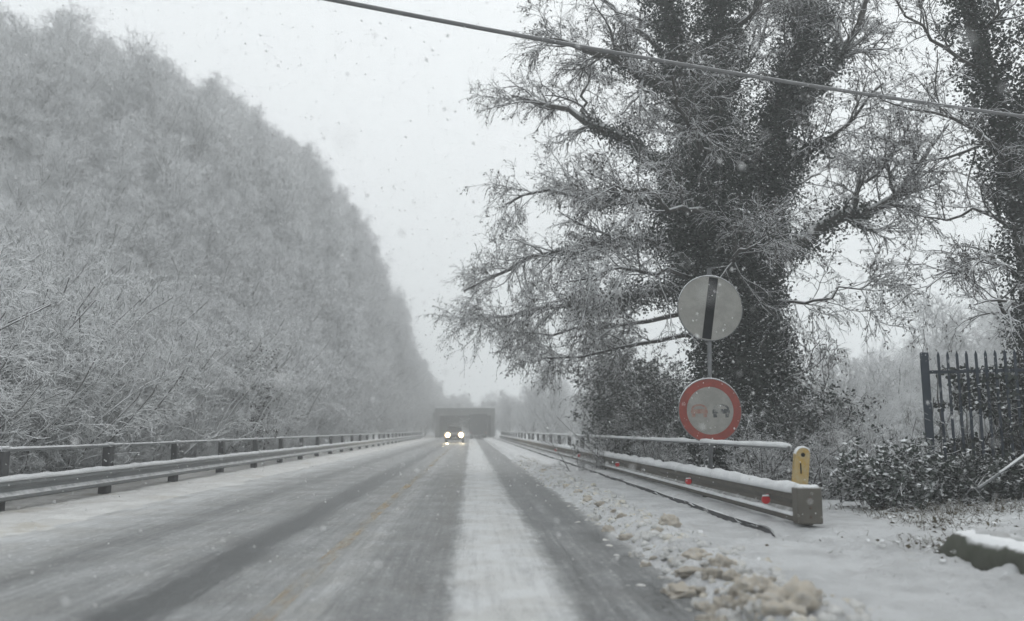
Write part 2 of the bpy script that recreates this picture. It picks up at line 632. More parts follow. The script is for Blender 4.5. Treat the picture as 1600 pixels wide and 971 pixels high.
def ribbon(name, x0, x1, mat, dz, y0=2.5, y1=120):
    ys_ = np.unique(np.concatenate([np.linspace(y0, 40, 220), np.linspace(40, y1, 90)]))
    V, Q = grid(np.linspace(x0, x1, 4), ys_, lambda X, Y: road_z(X, Y) + dz)
    V[:, 0] += 0.02 * np.sin(V[:, 1] * 0.31) + 0.012 * fbm(V[:, 1] * 3, V[:, 0] * 20)
    return tag(link(name, mesh(name, V, Q, smooth=True), mat), kind='structure')


ribbon('road_centre_line', -1.4, -1.25, 'line_yellow', 0.005)
ribbon('road_lane_line', -1.1, -0.98, 'line_white', 0.005)

# ploughed snow either side


def verge_l(X, Y):
    d = -X
    return -0.04 + 0.07 * sstep(4.25 + 0.25 * fbm(X * 0.0 + 3, Y * 0.7), 5.6, d) + 0.09 * sstep(4.5, 5.2, d) * fbm(X * 2.2, Y * 1.5, 5, 0.6) + 0.03 * fbm(X * 9, Y * 7)


V, Q = grid(np.linspace(-8.1, -4.1, 70), yy[yy > -10], verge_l)
tag(link('left_verge', mesh('left_verge', V, Q, smooth=True), 'snow_verge_dirty'), kind='structure')

KERB_X = 3.3


def verge_r(X, Y):
    e = 1.58 + 0.2 * fbm(X * 0 + 8, Y * 0.9) + 0.1 * fbm(X * 0 + 3, Y * 4)
    ridge = np.exp(-((X - 2.05) / 0.3) ** 2) * (0.07 + 0.14 * fbm(X * 3.5, Y * 3.5))
    rough = (0.4 + 1.2 * np.exp(-((X - 2.05) / 0.5) ** 2)) * sstep(e, e + 0.2, X)
    ridge = ridge + rough * (0.07 * fbm(X * 5, Y * 5, 3, 0.6) + 0.05 * np.abs(fbm(X * 11 + 7, Y * 11, 3, 0.6)))
    return -0.02 + 0.08 * sstep(e, e + 0.3, X) + ridge + 0.07 * fbm(X * 2, Y * 2, 5, 0.6) * sstep(1.6, 2.2, X) + 0.05 * fbm(X * 8, Y * 8, 4, 0.65) + 0.04 * sstep(3.4, 4.4, X) * (1 - sstep(8.6, 9.2, Y))


V, Q = grid(np.linspace(1.4, KERB_X + 0.02, 64), yy[(yy > -10)], verge_r)
tag(link('right_verge', mesh('right_verge', V, Q, smooth=True), 'snow_verge'), kind='structure')
yn = np.r_[np.linspace(2, 4.5, 20)[:-1], np.linspace(4.5, 9.3, 190)]


def apron_z(X, Y):
    b = verge_r(X, Y)
    n_ = 0.09 * fbm(X * 2.6, Y * 2.6, 3) + 0.07 * fbm(X * 8, Y * 8, 3, 0.65)
    return b * (1 - sstep(4.0, 6.0, X)) + (ground_z(X, Y) + 0.02) * sstep(4.0, 6.0, X) + n_ * sstep(3.3, 3.8, X)


V, Q = grid(np.linspace(KERB_X - 0.01, 8.0, 170), yn, apron_z)
tag(link('apron', mesh('apron', V, Q, smooth=True), 'snow_verge'), kind='structure')

# kerb of the raised strip under the right guardrail, snow lying on it
kerb = MB()
ky = np.r_[np.linspace(8.6, 40, 130), np.linspace(41, 145, 60)]
prof = []
for y in ky:
    w_ = 0.02 * math.sin(y * 2.1) + 0.03 * float(fbm(np.array([y * 1.7]), np.array([2.0]))[0])
    kt = 0.115 - 0.2 * (1 - float(sstep(8.6, 9.4, y)))
    prof.append([(KERB_X + w_, y, -0.1), (KERB_X + w_ + 0.004, y, kt), (KERB_X + 0.25, y, kt), (KERB_X + 0.25, y, -0.1)])
kerb.loft(prof)
tag(kerb.build('kerb', 'dark_post'), kind='structure')
KEY = ky
V, Q = grid(np.r_[KERB_X - 0.012, np.linspace(KERB_X + 0.0, 5.0, 40)], np.r_[np.linspace(8.0, 40, 320), np.linspace(41, 145, 60)],
            lambda X, Y: 0.125 + 0.06 * fbm(X * 2, Y * 2) + 0.035 * fbm(X * 9, Y * 9) - 0.6 * sstep(4.3, 5.0, X) * sstep(11, 14, Y) + 0.02 * sstep(KERB_X, KERB_X + 0.12, X)
            - 0.2 * (1 - sstep(8.2, 9.5, Y + 0.35 * (X - KERB_X))))
V[:, 0] += np.where(V[:, 0] < KERB_X + 0.01, 0.02 * np.sin(V[:, 1] * 2.1) + 0.012 + 0.09 * fbm(V[:, 1] * 3.1, V[:, 1] * 0 + 1.0, 4, 0.7), 0)
V[:, 2] -= np.where(V[:, 0] < KERB_X + 0.03, np.clip(0.03 + 0.22 * fbm(V[:, 1] * 1.4, V[:, 1] * 0 + 4.0, 4, 0.7), 0, 0.12), 0)
tag(link('kerb_strip', mesh('kerb_strip', V, Q, smooth=True), 'snow_verge'), kind='structure')

# ------------------------------------------------------------------ bare snowy trees of the wood (a few shapes, shared)
PROTO = []


def bare_tree_mesh(seed, H, spreadf=1.0):
    g = np.random.default_rng(seed)
    z = np.linspace(0, H * 0.8, 9)
    P = np.stack([np.cumsum(g.normal(0, 0.1, 9)), np.cumsum(g.normal(0, 0.1, 9)), z], 1)[None]
    P[0, 0, :2] = 0
    R = np.linspace(0.13, 0.035, 9)[None]
    l1, r1 = spawn(P, R, 24, 0.1, 1.0, (0.3 * H * spreadf, 0.48 * H * spreadf), (0.5, 1.15), 0.25, g, 6, 0.16, 0.6, 0.35, 0.5, 0.02, 0.04)
    l2, r2 = spawn(l1, r1, 7, 0.2, 1.0, (0.1 * H, 0.2 * H), (0.4, 1.1), 0.1, g, 5, 0.2, 0.6, 0.4, 0.4, 0.013)
    l3, r3 = spawn(l2, r2, 6, 0.15, 1.0, (0.05 * H, 0.1 * H), (0.4, 1.2), 0.02, g, 4, 0.25, 0.7, 0.6, 0.3, 0.011)
    l4, r4 = spawn(l3, r3, 4, 0.2, 1.0, (0.025 * H, 0.055 * H), (0.4, 1.2), 0.0, g, 3, 0.2, 0.8, 0.7, 0.2, 0.01)
    tv, tq = join(tubes(P, R, 7), tubes(l1, r1, 5))
    cv, cq = join(tubes(l2, r2, 4), tubes(l3, r3, 3), tubes(l4, r4, 3))
    return mesh('trunk', tv, tq, smooth=True), mesh('crown', cv, cq)


for sd, H, sf in ((3, 9.0, 1.0), (8, 10.5, 0.85), (21, 8.0, 1.15), (34, 9.5, 0.9)):
    PROTO.append((bare_tree_mesh(sd, H, sf), H))


def shrub_mesh(seed, H, n=14, tw=5):
    g = np.random.default_rng(seed)
    a = g.uniform(0, 2 * math.pi, n)
    lean = g.uniform(0.1, 0.75, n)
    hh = H * g.uniform(0.6, 1.05, n)
    P = np.stack([np.stack([np.cos(a) * lean * hh * s ** 1.2, np.sin(a) * lean * hh * s ** 1.2, hh * s * (1 - 0.25 * lean * s)], 1) for s in np.linspace(0, 1, 7)], 1)
    P[:, :, :2] += g.normal(0, 0.16 * H, (n, 1, 2))
    P[:, 1:] += np.cumsum(g.normal(0, 0.03 * H, P[:, 1:].shape), 1)
    R = np.linspace(0.03, 0.012, 7)[None] * np.ones((n, 1))
    l1, r1 = spawn(P, R, 10, 0.03, 1.0, (0.22 * H, 0.42 * H), (0.4, 1.1), 0.1, g, 5, 0.2, 0.6, 0.5, 0.4, 0.008, -0.05)
    l2, r2 = spawn(l1, r1, 6, 0.15, 1.0, (0.08 * H, 0.18 * H), (0.4, 1.2), 0.0, g, 4, 0.25, 0.7, 0.6, 0.3, 0.006)
    l3, r3 = spawn(l2, r2, tw, 0.2, 1.0, (0.03 * H, 0.08 * H), (0.4, 1.2), 0.0, g, 3, 0.2, 0.8, 0.7, 0.2, 0.006)
    return mesh('stems', *tubes(P, R, 6), smooth=True), mesh('twigs', *join(tubes(l1, r1, 4), tubes(l2, r2, 3), tubes(l3, r3, 3)))


SHRUB = [shrub_mesh(5, 3.2), shrub_mesh(6, 2.8), shrub_mesh(9, 3.6)]


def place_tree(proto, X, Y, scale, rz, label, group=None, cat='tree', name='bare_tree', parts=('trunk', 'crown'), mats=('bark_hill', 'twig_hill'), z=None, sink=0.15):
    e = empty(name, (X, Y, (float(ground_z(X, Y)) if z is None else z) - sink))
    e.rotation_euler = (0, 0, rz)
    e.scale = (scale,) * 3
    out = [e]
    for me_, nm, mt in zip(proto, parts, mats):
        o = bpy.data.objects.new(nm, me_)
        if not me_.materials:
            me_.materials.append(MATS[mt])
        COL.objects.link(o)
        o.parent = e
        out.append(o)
    tag(e, label, cat, group)
    return out


# near trees at the foot of the hill: each one of its own
g = np.random.default_rng(40)
near_src = []
spots = []
tries = 0
while len(spots) < 46 and tries < 4000:
    tries += 1
    Y = g.uniform(13, 52)
    X = -8.6 - g.uniform(0, 1) ** 1.1 * (3 + 0.36 * Y)
    if X / Y < -0.72:
        continue
    if all((X - a) ** 2 + (Y - b) ** 2 > 2.6 ** 2 for a, b in spots):
        spots.append((X, Y))
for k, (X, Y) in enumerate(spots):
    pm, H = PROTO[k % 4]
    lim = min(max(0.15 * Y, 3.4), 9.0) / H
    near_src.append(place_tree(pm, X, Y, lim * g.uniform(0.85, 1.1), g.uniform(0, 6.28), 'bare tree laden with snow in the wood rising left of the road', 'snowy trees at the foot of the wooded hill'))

# the wood that covers the rest of the hill reads as one mass
pts, idx, rzs, scs = [], [], [], []
g = np.random.default_rng(77)
cell = {}
for _ in range(70000):
    Y = g.uniform(20, 270)
    X = -9.0 - g.uniform(0, 1) * 82
    if X / Y < -0.66 or (Y < 52 and X > -8.6 - (3 + 0.36 * Y)):
        continue
    dmin = 2.3 + 0.003 * Y
    key = (int(X // 4), int(Y // 4))
    ok = True
    for a in (-1, 0, 1):
        for b in (-1, 0, 1):
            for (x_, y_) in cell.get((key[0] + a, key[1] + b), ()):
                if (X - x_) ** 2 + (Y - y_) ** 2 < dmin * dmin:
                    ok = False
    if not ok:
        continue
    cell.setdefault(key, []).append((X, Y))
    pts.append((X, Y, float(ground_z(X, Y)) - 0.2))
    idx.append(g.integers(0, 4))
    rzs.append(g.uniform(0, 6.28))
    scs.append(g.uniform(0.8, 1.2) * min(max(0.15 * Y, 3.4), 9.0) / 9.0)


def instancer(name, pts, idx, rzs, scs, sources, label):
    me_ = bpy.data.meshes.new(name)
    me_.from_pydata([tuple(p) for p in pts], [], [])
    for an, ty, arr in (('pick', 'INT', idx), ('turn', 'FLOAT', rzs), ('size', 'FLOAT', scs)):
        at_ = me_.attributes.new(an, ty, 'POINT')
        at_.data.foreach_set('value', np.array(arr, dtype=np.int32 if ty == 'INT' else np.float32))
    o = link(name, me_)
    ng = bpy.data.node_groups.new(name, 'GeometryNodeTree')
    ng.interface.new_socket('Geometry', in_out='INPUT', socket_type='NodeSocketGeometry')
    ng.interface.new_socket('Geometry', in_out='OUTPUT', socket_type='NodeSocketGeometry')
    n, l = ng.nodes, ng.links
    gi, go = n.new('NodeGroupInput'), n.new('NodeGroupOutput')
    jn = n.new('GeometryNodeJoinGeometry')
    for objs in sources:
        j2 = n.new('GeometryNodeJoinGeometry')
        for ob in objs:
            oi = n.new('GeometryNodeObjectInfo')
            oi.transform_space = 'ORIGINAL'
            oi.inputs['Object'].default_value = ob
            l.new(oi.outputs['Geometry'], j2.inputs[0])
        g2 = n.new('GeometryNodeGeometryToInstance')
        l.new(j2.outputs[0], g2.inputs[0])
        l.new(g2.outputs[0], jn.inputs[0])
    ip = n.new('GeometryNodeInstanceOnPoints')
    ip.inputs['Pick Instance'].default_value = True

    def attr(nm, ty):
        a = n.new('GeometryNodeInputNamedAttribute')
        a.data_type = ty
        a.inputs['Name'].default_value = nm
        return a.outputs['Attribute']
    cx = n.new('ShaderNodeCombineXYZ')
    l.new(attr('turn', 'FLOAT'), cx.inputs['Z'])
    l.new(gi.outputs[0], ip.inputs['Points'])
    l.new(jn.outputs[0], ip.inputs['Instance'])
    l.new(attr('pick', 'INT'), ip.inputs['Instance Index'])
    l.new(cx.outputs[0], ip.inputs['Rotation'])
    l.new(attr('size', 'FLOAT'), ip.inputs['Scale'])
    l.new(ip.outputs[0], go.inputs[0])
    md = o.modifiers.new('scatter', 'NODES')
    md.node_group = ng
    return tag(o, label, 'woodland', None, 'stuff')


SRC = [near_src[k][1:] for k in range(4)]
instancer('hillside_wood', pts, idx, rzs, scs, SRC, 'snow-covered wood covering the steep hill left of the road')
print('wood trees', len(pts))

# brush between the trees at the foot of the hill: a tangle nobody could count
BR = []
# shrubs along the left guardrail
g = np.random.default_rng(15)
for k in range(22):
    Y = 11.5 + k * 2.0 + g.uniform(-0.5, 0.5)
    X = -8.7 - g.uniform(0, 1.0)
    sh = place_tree(SHRUB[k % 3], X, Y, g.uniform(0.7, 1.15), g.uniform(0, 6.28), 'tangled snowy shrub behind the left guardrail', 'snowy shrubs behind the left guardrail',
               'shrub', 'bare_shrub', ('stems', 'twigs'), ('bark_hill', 'twig_hill'))
    if k < 3:
        BR.append(sh[1:])
pts, idx, rzs, scs = [], [], [], []
for k in range(1500):
    Y = 9 + 120 * g.uniform(0, 1) ** 1.3
    X = -8.6 - g.uniform(0, 1) ** 1.2 * (3.5 + 0.16 * Y)
    if X / Y < -0.72:
        continue
    pts.append((X, Y, float(ground_z(X, Y)) - 0.15))
    idx.append(int(g.integers(0, 3)))
    rzs.append(g.uniform(0, 6.28))
    scs.append(g.uniform(0.6, 1.25) * (0.8 if X > -9 else 1.0))
for k in range(330):
    Y = 9 + 110 * g.uniform(0, 1) ** 1.5
    X = -8.0 - g.uniform(0, 1.6)
    pts.append((X, Y, float(ground_z(X, Y)) - 0.1))
    idx.append(int(g.integers(0, 3)))
    rzs.append(g.uniform(0, 6.28))
    scs.append(g.uniform(0.3, 0.5))
instancer('hillside_brush', pts, idx, rzs, scs, BR, 'tangle of snowy brush filling the foot of the hill')

# far trees right of the road, beyond the big tree
g = np.random.default_rng(23)
for k in range(13):
    Y = 66 + k * 5.0
    X = 6.2 + g.uniform(0, 7) + (3 if k % 3 == 0 else 0)
    pm, H = PROTO[k % 4]
    place_tree(pm, X, Y, g.uniform(0.7, 0.95), g.uniform(0, 6.28), 'pale tree fading into the haze beside the far end of the right guardrail', 'hazy trees far along the right guardrail')
for k, (px, Y, H) in enumerate([(1345, 27, 4.6), (1405, 33, 5.5), (1440, 30, 5.0), (1490, 36, 7.5), (1545, 34, 7.5), (1375, 40, 6.0), (1590, 40, 8.0), (1320, 36, 5.5), (1460, 46, 7.0), (1420, 55, 7), (1350, 60, 7), (1530, 55, 8)]):
    X = at(px, 672, Y)[0]
    pm, H0 = PROTO[(k + 1) % 4]
    place_tree(pm, X, Y, H / H0 * 1.15, g.uniform(0, 6.28), 'thin bare tree in the gap between the big ivy tree and the spiked fence', 'bare trees seen between the big tree and the fence', mats=('bark_hill', 'twig_hill'))

# ------------------------------------------------------------------ the big ivy-clad tree
TY = 19.0


def L(pts_, n=10):
    """A limb through (px, py, dY) points of the photograph, dY metres behind the trunk."""
    return resample([at(a, b, TY + c) for a, b, c in pts_], n)


def big_tree():
    g = np.random.default_rng(101)
    base = at(1172, 672, TY)
    e = empty('ivy_tree', (base[0], TY, float(ground_z(base[0], TY)) - 0.2))
    off = np.array(e.location)
    stems = [
        (L([(1175, 790, 0), (1172, 700, 0), (1165, 560, 0), (1140, 430, 0), (1115, 300, 0.1), (1085, 160, 0.3), (1045, 20, 0.5), (1010, -120, 0.8)], 14), 0.42, 0.14),
        (L([(1150, 470, 0), (1185, 370, -0.2), (1205, 260, -0.3), (1215, 180, -0.5), (1255, 60, -0.8), (1290, -80, -1)], 12), 0.26, 0.09),
        (L([(1105, 280, 0), (1115, 160, -0.3), (1125, 40, -0.5), (1120, -120, -0.6)], 10), 0.24, 0.1),
    ]
    limbs = [
        (L([(1085, 290, 0), (1030, 262, 0.6), (960, 215, 1.3), (900, 178, 1.9), (855, 165, 2.4), (800, 150, 3.0)]), 0.13, 0.035),
        (L([(915, 185, 1.7), (912, 150, 1.8), (922, 120, 1.9), (915, 80, 2.0)]), 0.05, 0.02),
        (L([(1075, 165, 0.3), (1020, 125, 0.4), (960, 92, 0.2), (900, 72, 0.1), (850, 60, 0)]), 0.12, 0.03),
        (L([(1160, 420, 0), (1230, 385, -0.6), (1290, 352, -1.0), (1345, 330, -1.3), (1400, 305, -1.6), (1440, 262, -1.9), (1482, 195, -2.2)]), 0.16, 0.02),
        (L([(1335, 330, -1.2), (1345, 290, -1.3), (1380, 262, -1.5), (1410, 232, -1.8)]), 0.06, 0.02),
        (L([(1120, 400, 0.2), (1040, 375, 1.0), (960, 378, 2.0), (880, 395, 3.2), (800, 412, 4.5), (725, 455, 6.0)]), 0.13, 0.03),
        (L([(1130, 430, 0.2), (1050, 450, 1.2), (970, 462, 2.6), (890, 480, 4.0), (800, 490, 5.5), (720, 500, 7.0)]), 0.11, 0.03),
        (L([(1120, 340, 0.3), (1030, 320, 1.3), (930, 310, 2.3), (850, 300, 3.2), (790, 320, 4.0)]), 0.1, 0.03),
        (L([(1145, 520, 0.4), (1060, 530, 1.4), (970, 545, 2.6), (900, 560, 3.6), (850, 560, 4.4)]), 0.08, 0.02),
        (L([(1210, 215, -0.4), (1262, 150, -0.8), (1320, 80, -1.2), (1355, 10, -1.5), (1380, -60, -1.8)]), 0.11, 0.03),
        (L([(1200, 300, -0.3), (1260, 240, -1.0), (1330, 190, -1.8), (1380, 130, -2.4)]), 0.08, 0.02),
        (L([(1180, 480, -0.2), (1250, 475, -0.9), (1310, 462, -1.4), (1362, 440, -1.8)]), 0.06, 0.012),
        (L([(1180, 560, -0.2), (1240, 590, -0.9), (1290, 610, -1.5), (1330, 640, -2.0)]), 0.06, 0.012),
        (L([(1075, 130, 0.4), (1010, 60, 1.0), (950, 10, 1.6), (900, -40, 2.0)]), 0.1, 0.03),
        (L([(1110, 250, 0), (1090, 210, -1.5), (1060, 170, -2.8), (1050, 120, -3.8)]), 0.09, 0.02),
        (L([(1120, 330, 0), (1070, 330, -1.6), (1010, 300, -3.0), (960, 290, -4.0)]), 0.09, 0.02),
        (L([(1140, 430, 0), (1150, 400, -1.8), (1190, 380, -3.2)]), 0.07, 0.02),
        (L([(1130, 320, 0), (1140, 260, 2.0), (1170, 200, 4.0)]), 0.1, 0.02),
        (L([(1120, 250, 0), (1060, 200, 2.0), (1000, 160, 4.0)]), 0.1, 0.02),
        (L([(1130, 60, -0.4), (1180, 20, -1.2), (1220, -50, -1.8)]), 0.09, 0.02),
        (L([(1205, 300, -0.2), (1250, 290, 1.5), (1300, 260, 3.0)]), 0.08, 0.02),
        (L([(1115, 200, 0), (1160, 120, 0.4), (1190, 60, 0.8), (1210, -10, 1.0)]), 0.09, 0.02),
        (L([(1130, 470, 0.3), (1040, 500, 1.8), (950, 510, 3.4), (870, 520, 4.6), (790, 520, 5.6)]), 0.08, 0.02),
        (L([(1110, 440, 0.2), (1040, 420, -0.6), (960, 420, -1.2), (890, 440, -1.6)]), 0.07, 0.02),
    ]
    SP = [(p - off, np.linspace(a, b, len(p))) for p, a, b in stems]
    LP = np.stack([p for p, _, _ in limbs]) - off
    LR = np.stack([np.linspace(a * (1.5 if k in (0, 2, 3, 9) else 0.95), b * 1.1, 10) for k, (_, a, b) in enumerate(limbs)])
    LP[:, 1:-1] += g.normal(0, 0.06, LP[:, 1:-1].shape)
    parts = [tubes(p[None], r[None], 9) for p, r in SP] + [tubes(LP, LR, 7)]
    link('trunk', mesh('trunk', *join(*parts), smooth=True), 'bark', e)
    # level by level
    st = np.stack([resample(p, 10) for p, _ in SP])
    sr = np.stack([np.interp(np.linspace(0, 1, 10), np.linspace(0, 1, len(r)), r) for _, r in SP])
    b1, q1 = spawn(LP, LR, 12, 0.3, 1.0, (0.9, 2.2), (0.4, 1.2), 0.12, g, 7, 0.2, 0.45, 0.35, 0.35, 0.014, 0.0)
    s1, w1 = spawn(st, sr, 9, 0.35, 1.0, (1.2, 2.6), (0.7, 1.3), 0.15, g, 7, 0.18, 0.22, 0.35, 0.2, 0.014, 0.0)
    e1, eq1 = spawn(LP[[5, 6, 7, 8, 22, 23]], LR[[5, 6, 7, 8, 22, 23]], 12, 0.35, 1.0, (0.9, 2.2), (0.4, 1.2), 0.0, g, 7, 0.22, 0.5, 0.35, 0.2, 0.014, -0.02)
    B, BQ = np.concatenate([b1, s1, e1]), np.concatenate([q1, w1, eq1])
    c1, cr1 = spawn(B, BQ, 9, 0.12, 1.0, (0.4, 1.05), (0.4, 1.2), 0.0, g, 5, 0.17, 0.6, 0.5, 0.3, 0.008, -0.06)
    d1, dr1 = spawn(c1, cr1, 7, 0.15, 1.0, (0.14, 0.45), (0.3, 1.0), -0.2, g, 4, 0.16, 0.75, 0.6, 0.2, 0.006, -0.18)
    crown = link('crown', mesh('crown', *join(tubes(B, BQ, 4), tubes(c1, cr1, 3), tubes(d1, dr1, 3))), 'twig', e)
    # withered leaves hanging on the twigs
    k = g.choice(len(d1), 34000)
    j = g.integers(1, 4, 34000)
    link('leaves', mesh('leaves', *leaves(d1[k, j], (0.05, 0.1), g, 0.2, 0.9, 0.4)), 'leaf_dead', e)
    # ivy round the stems and the inner limbs
    ip = np.concatenate([np.stack([resample(p, 10) for p, _ in SP]), np.stack([resample(p[: max(4, int(6))], 10) for p in LP[[0, 2, 3, 5, 6, 7, 9, 10]]])])
    ir = np.concatenate([np.stack([np.interp(np.linspace(0, 1, 10), np.linspace(0, 1, len(r)), np.maximum(r * 1.7, 0.4) * np.linspace(1.25, 0.8, len(r))) for _, r in SP]),
                         np.full((8, 10), 0.27) * np.linspace(1.3, 0.5, 10)[None]])
    C = np.concatenate([cloud_along(ip, ir, 40000, g, (0.3, 1.2)), cloud_along(ip, ir, 1500, g, (0.8, 1.75))[g.integers(0, 1500, 70000)] + g.normal(0, 0.11, (70000, 3)) * np.array([1, 1, 1.3])])
    V1, Q1 = leaves(C, (0.05, 0.09), g, 0.3, 0.5, 0.8)
    # trailing ivy strands that stand off the stems
    t1, tr = spawn(ip[:3], ir[:3] * 0 + 0.01, 420, 0.03, 0.85, (0.5, 1.5), (0.8, 1.5), -0.2, g, 5, 0.25, 1.0, 0.6, 0.2, 0.008, -0.25)
    kk = g.integers(0, len(t1), 30000)
    C2 = t1[kk, g.integers(1, 5, 30000)] + g.normal(0, 0.08, (30000, 3))
    V2, Q2 = leaves(C2, (0.045, 0.085), g, 0.3, 0.6, 0.7)
    # the broad skirt of ivy round the lower trunk
    nc = 1500
    zz = g.uniform(0, 1, nc) ** 0.8
    ax = np.stack([np.interp(zz * 8.2, SP[0][0][:, 2], SP[0][0][:, k]) for k in range(3)], 1)
    aa, rr = g.uniform(0, 6.28, nc), (1.75 - 0.75 * zz + 0.25 * np.sin(zz * 9)) * np.sqrt(g.uniform(0.1, 1, nc))
    cc = ax + np.stack([np.cos(aa) * rr, np.sin(aa) * rr * 0.8, g.normal(0, 0.1, nc)], 1)
    C3 = cc[g.integers(0, nc, 75000)] + g.normal(0, 0.13, (75000, 3)) * np.array([1, 1, 1.2])
    V3, Q3 = leaves(C3, (0.05, 0.1), g, 0.3, 0.5, 0.8)
    link('ivy', mesh('ivy', *join((V1, Q1), (V2, Q2), (V3, Q3), tubes(t1, tr, 3))), 'ivy', e)
    tag(e, 'large old tree with ivy-clad trunk behind the two round signs', 'tree')


big_tree()


def ivy_trunk_tree():
    """The second ivy-clad tree, at the edge of the picture behind the spiked fence."""
    g = np.random.default_rng(55)
    Y0 = 14.6
    b = at(1622, 672, Y0)
    e = empty('leaning_ivy_tree', (b[0], Y0, float(ground_z(b[0], Y0)) - 0.2))
    off = np.array(e.location)
    p = resample([(b[0] + 0.05, Y0, off[2]), at(1620, 560, Y0), at(1608, 400, Y0), at(1580, 250, Y0), at(1545, 120, Y0), at(1510, 0, Y0), at(1480, -120, Y0)], 14) - off
    r = np.linspace(0.26, 0.12, 14)
    p2 = resample([at(1585, 320, Y0), at(1620, 180, Y0 - 0.3), at(1640, 40, Y0 - 0.5), at(1650, -100, Y0 - 0.6)], 14) - off
    r2 = np.linspace(0.16, 0.08, 14)
    lim = [[(1572, 250, 0), (1500, 200, -0.8), (1440, 170, -1.4), (1380, 160, -2)], [(1588, 430, 0), (1540, 405, -0.5), (1490, 420, -0.9), (1455, 440, -1.2)], [(1550, 130, 0), (1480, 70, -0.6), (1420, 20, -1.2), (1370, -30, -1.6)],
           [(1590, 360, 0), (1530, 330, 0.6), (1470, 345, 1.2), (1420, 330, 1.7)], [(1560, 190, 0), (1510, 240, 0.8), (1460, 260, 1.4), (1410, 250, 2)], [(1580, 300, 0), (1620, 250, -0.8), (1660, 220, -1.4)], [(1530, 60, 0), (1570, 0, -0.7), (1600, -60, -1.2)],
           [(1590, 480, 0), (1560, 470, -0.5), (1530, 480, -0.9)]]
    LP = np.stack([resample([at(a, b_, Y0 + c) for a, b_, c in q], 9) for q in lim]) - off
    LP[:, 1:] += g.normal(0, 0.05, LP[:, 1:].shape)
    LR = np.linspace(0.045, 0.012, 9)[None] * np.ones((len(lim), 1))
    link('trunk', mesh('trunk', *join(tubes(p[None], r[None], 9), tubes(p2[None], r2[None], 8), tubes(LP, LR, 6)), smooth=True), 'bark', e)
    st = np.stack([resample(p, 9), resample(p2, 9)])
    sr = np.stack([np.linspace(0.26, 0.12, 9), np.linspace(0.16, 0.08, 9)])
    b1, q1 = spawn(LP, LR, 10, 0.15, 1.0, (0.6, 1.5), (0.4, 1.1), 0.1, g, 6, 0.2, 0.6, 0.4, 0.3, 0.01)
    s1, w1 = spawn(st, sr, 9, 0.35, 1.0, (0.8, 2.0), (0.6, 1.3), 0.3, g, 6, 0.18, 0.12, 0.4, 0.2, 0.01)
    B, BQ = np.concatenate([b1, s1]), np.concatenate([q1, w1])
    c1, cr1 = spawn(B, BQ, 7, 0.15, 1.0, (0.3, 0.8), (0.4, 1.1), 0.05, g, 5, 0.2, 0.65, 0.5, 0.3, 0.007)
    d1, dr1 = spawn(c1, cr1, 5, 0.15, 1.0, (0.12, 0.35), (0.4, 1.1), 0.0, g, 4, 0.2, 0.75, 0.6, 0.2, 0.005, -0.05)
    link('crown', mesh('crown', *join(tubes(B, BQ, 4), tubes(c1, cr1, 3), tubes(d1, dr1, 3))), 'twig', e)
    k = g.choice(len(d1), 5000)
    link('leaves', mesh('leaves', *leaves(d1[k, g.integers(1, 4, 5000)], (0.04, 0.08), g, 0.2, 0.7, 0.4)), 'leaf_dead', e)
    ir = np.stack([np.linspace(0.34, 0.42, 9), np.linspace(0.34, 0.3, 9)])
    C = np.concatenate([cloud_along(st, ir, 16000, g, (0.3, 1.1)), cloud_along(st, ir, 500, g, (0.7, 1.6))[g.integers(0, 500, 26000)] + g.normal(0, 0.1, (26000, 3)) * np.array([1, 1, 1.3])])
    link('ivy', mesh('ivy', *leaves(C, (0.045, 0.085), g, 0.3, 0.5, 0.75)), 'ivy', e)
    tag(e, 'leaning tree thick with dark ivy behind the spiked fence', 'tree')


ivy_trunk_tree()


def leafy_bush(name, label, cat, X, Y, rx, ry, H, n, size, mat, seed, z0=None, stems=18, droop=0.2, twigs=True, cat2=None):
    g = np.random.default_rng(seed)
    z = float(ground_z(X, Y)) - 0.05 if z0 is None else z0
    e = empty(name, (X, Y, z))
    a = g.uniform(0, 2 * math.pi, stems)
    q = np.sqrt(g.uniform(0.05, 1, stems))
    hh = H * g.uniform(0.6, 1.0, stems) * (1 - 0.35 * q ** 2)
    P = np.stack([np.stack([np.cos(a) * q * rx * (0.25 + 0.75 * s), np.sin(a) * q * ry * (0.25 + 0.75 * s), hh * s], 1) for s in np.linspace(0, 1, 6)], 1)
    P[:, 1:] += g.normal(0, 0.05, P[:, 1:].shape)
    R = np.linspace(0.02, 0.008, 6)[None] * np.ones((stems, 1))
    l1, r1 = spawn(P, R, 12, 0.1, 1.0, (0.16 * H, 0.36 * H), (0.4, 1.2), 0.1, g, 5, 0.22, 0.7, 0.5, 0.2, 0.006)
    l2, r2 = spawn(l1, r1, 5, 0.15, 1.0, (0.06 * H, 0.16 * H), (0.4, 1.2), 0.0, g, 4, 0.25, 0.7, 0.6, 0.2, 0.004)
    link('stems', mesh('stems', *join(tubes(P, R, 5), tubes(l1, r1, 4), tubes(l2, r2, 3))), 'twig', e)
    k = g.integers(0, len(l2), n)
    C = l2[k, g.integers(1, 4, n)] + g.normal(0, 0.015, (n, 3))
    link('foliage', mesh('foliage', *leaves(C, size, g, 0.35, droop, 0.5)), mat, e)
    return tag(e, label, cat)


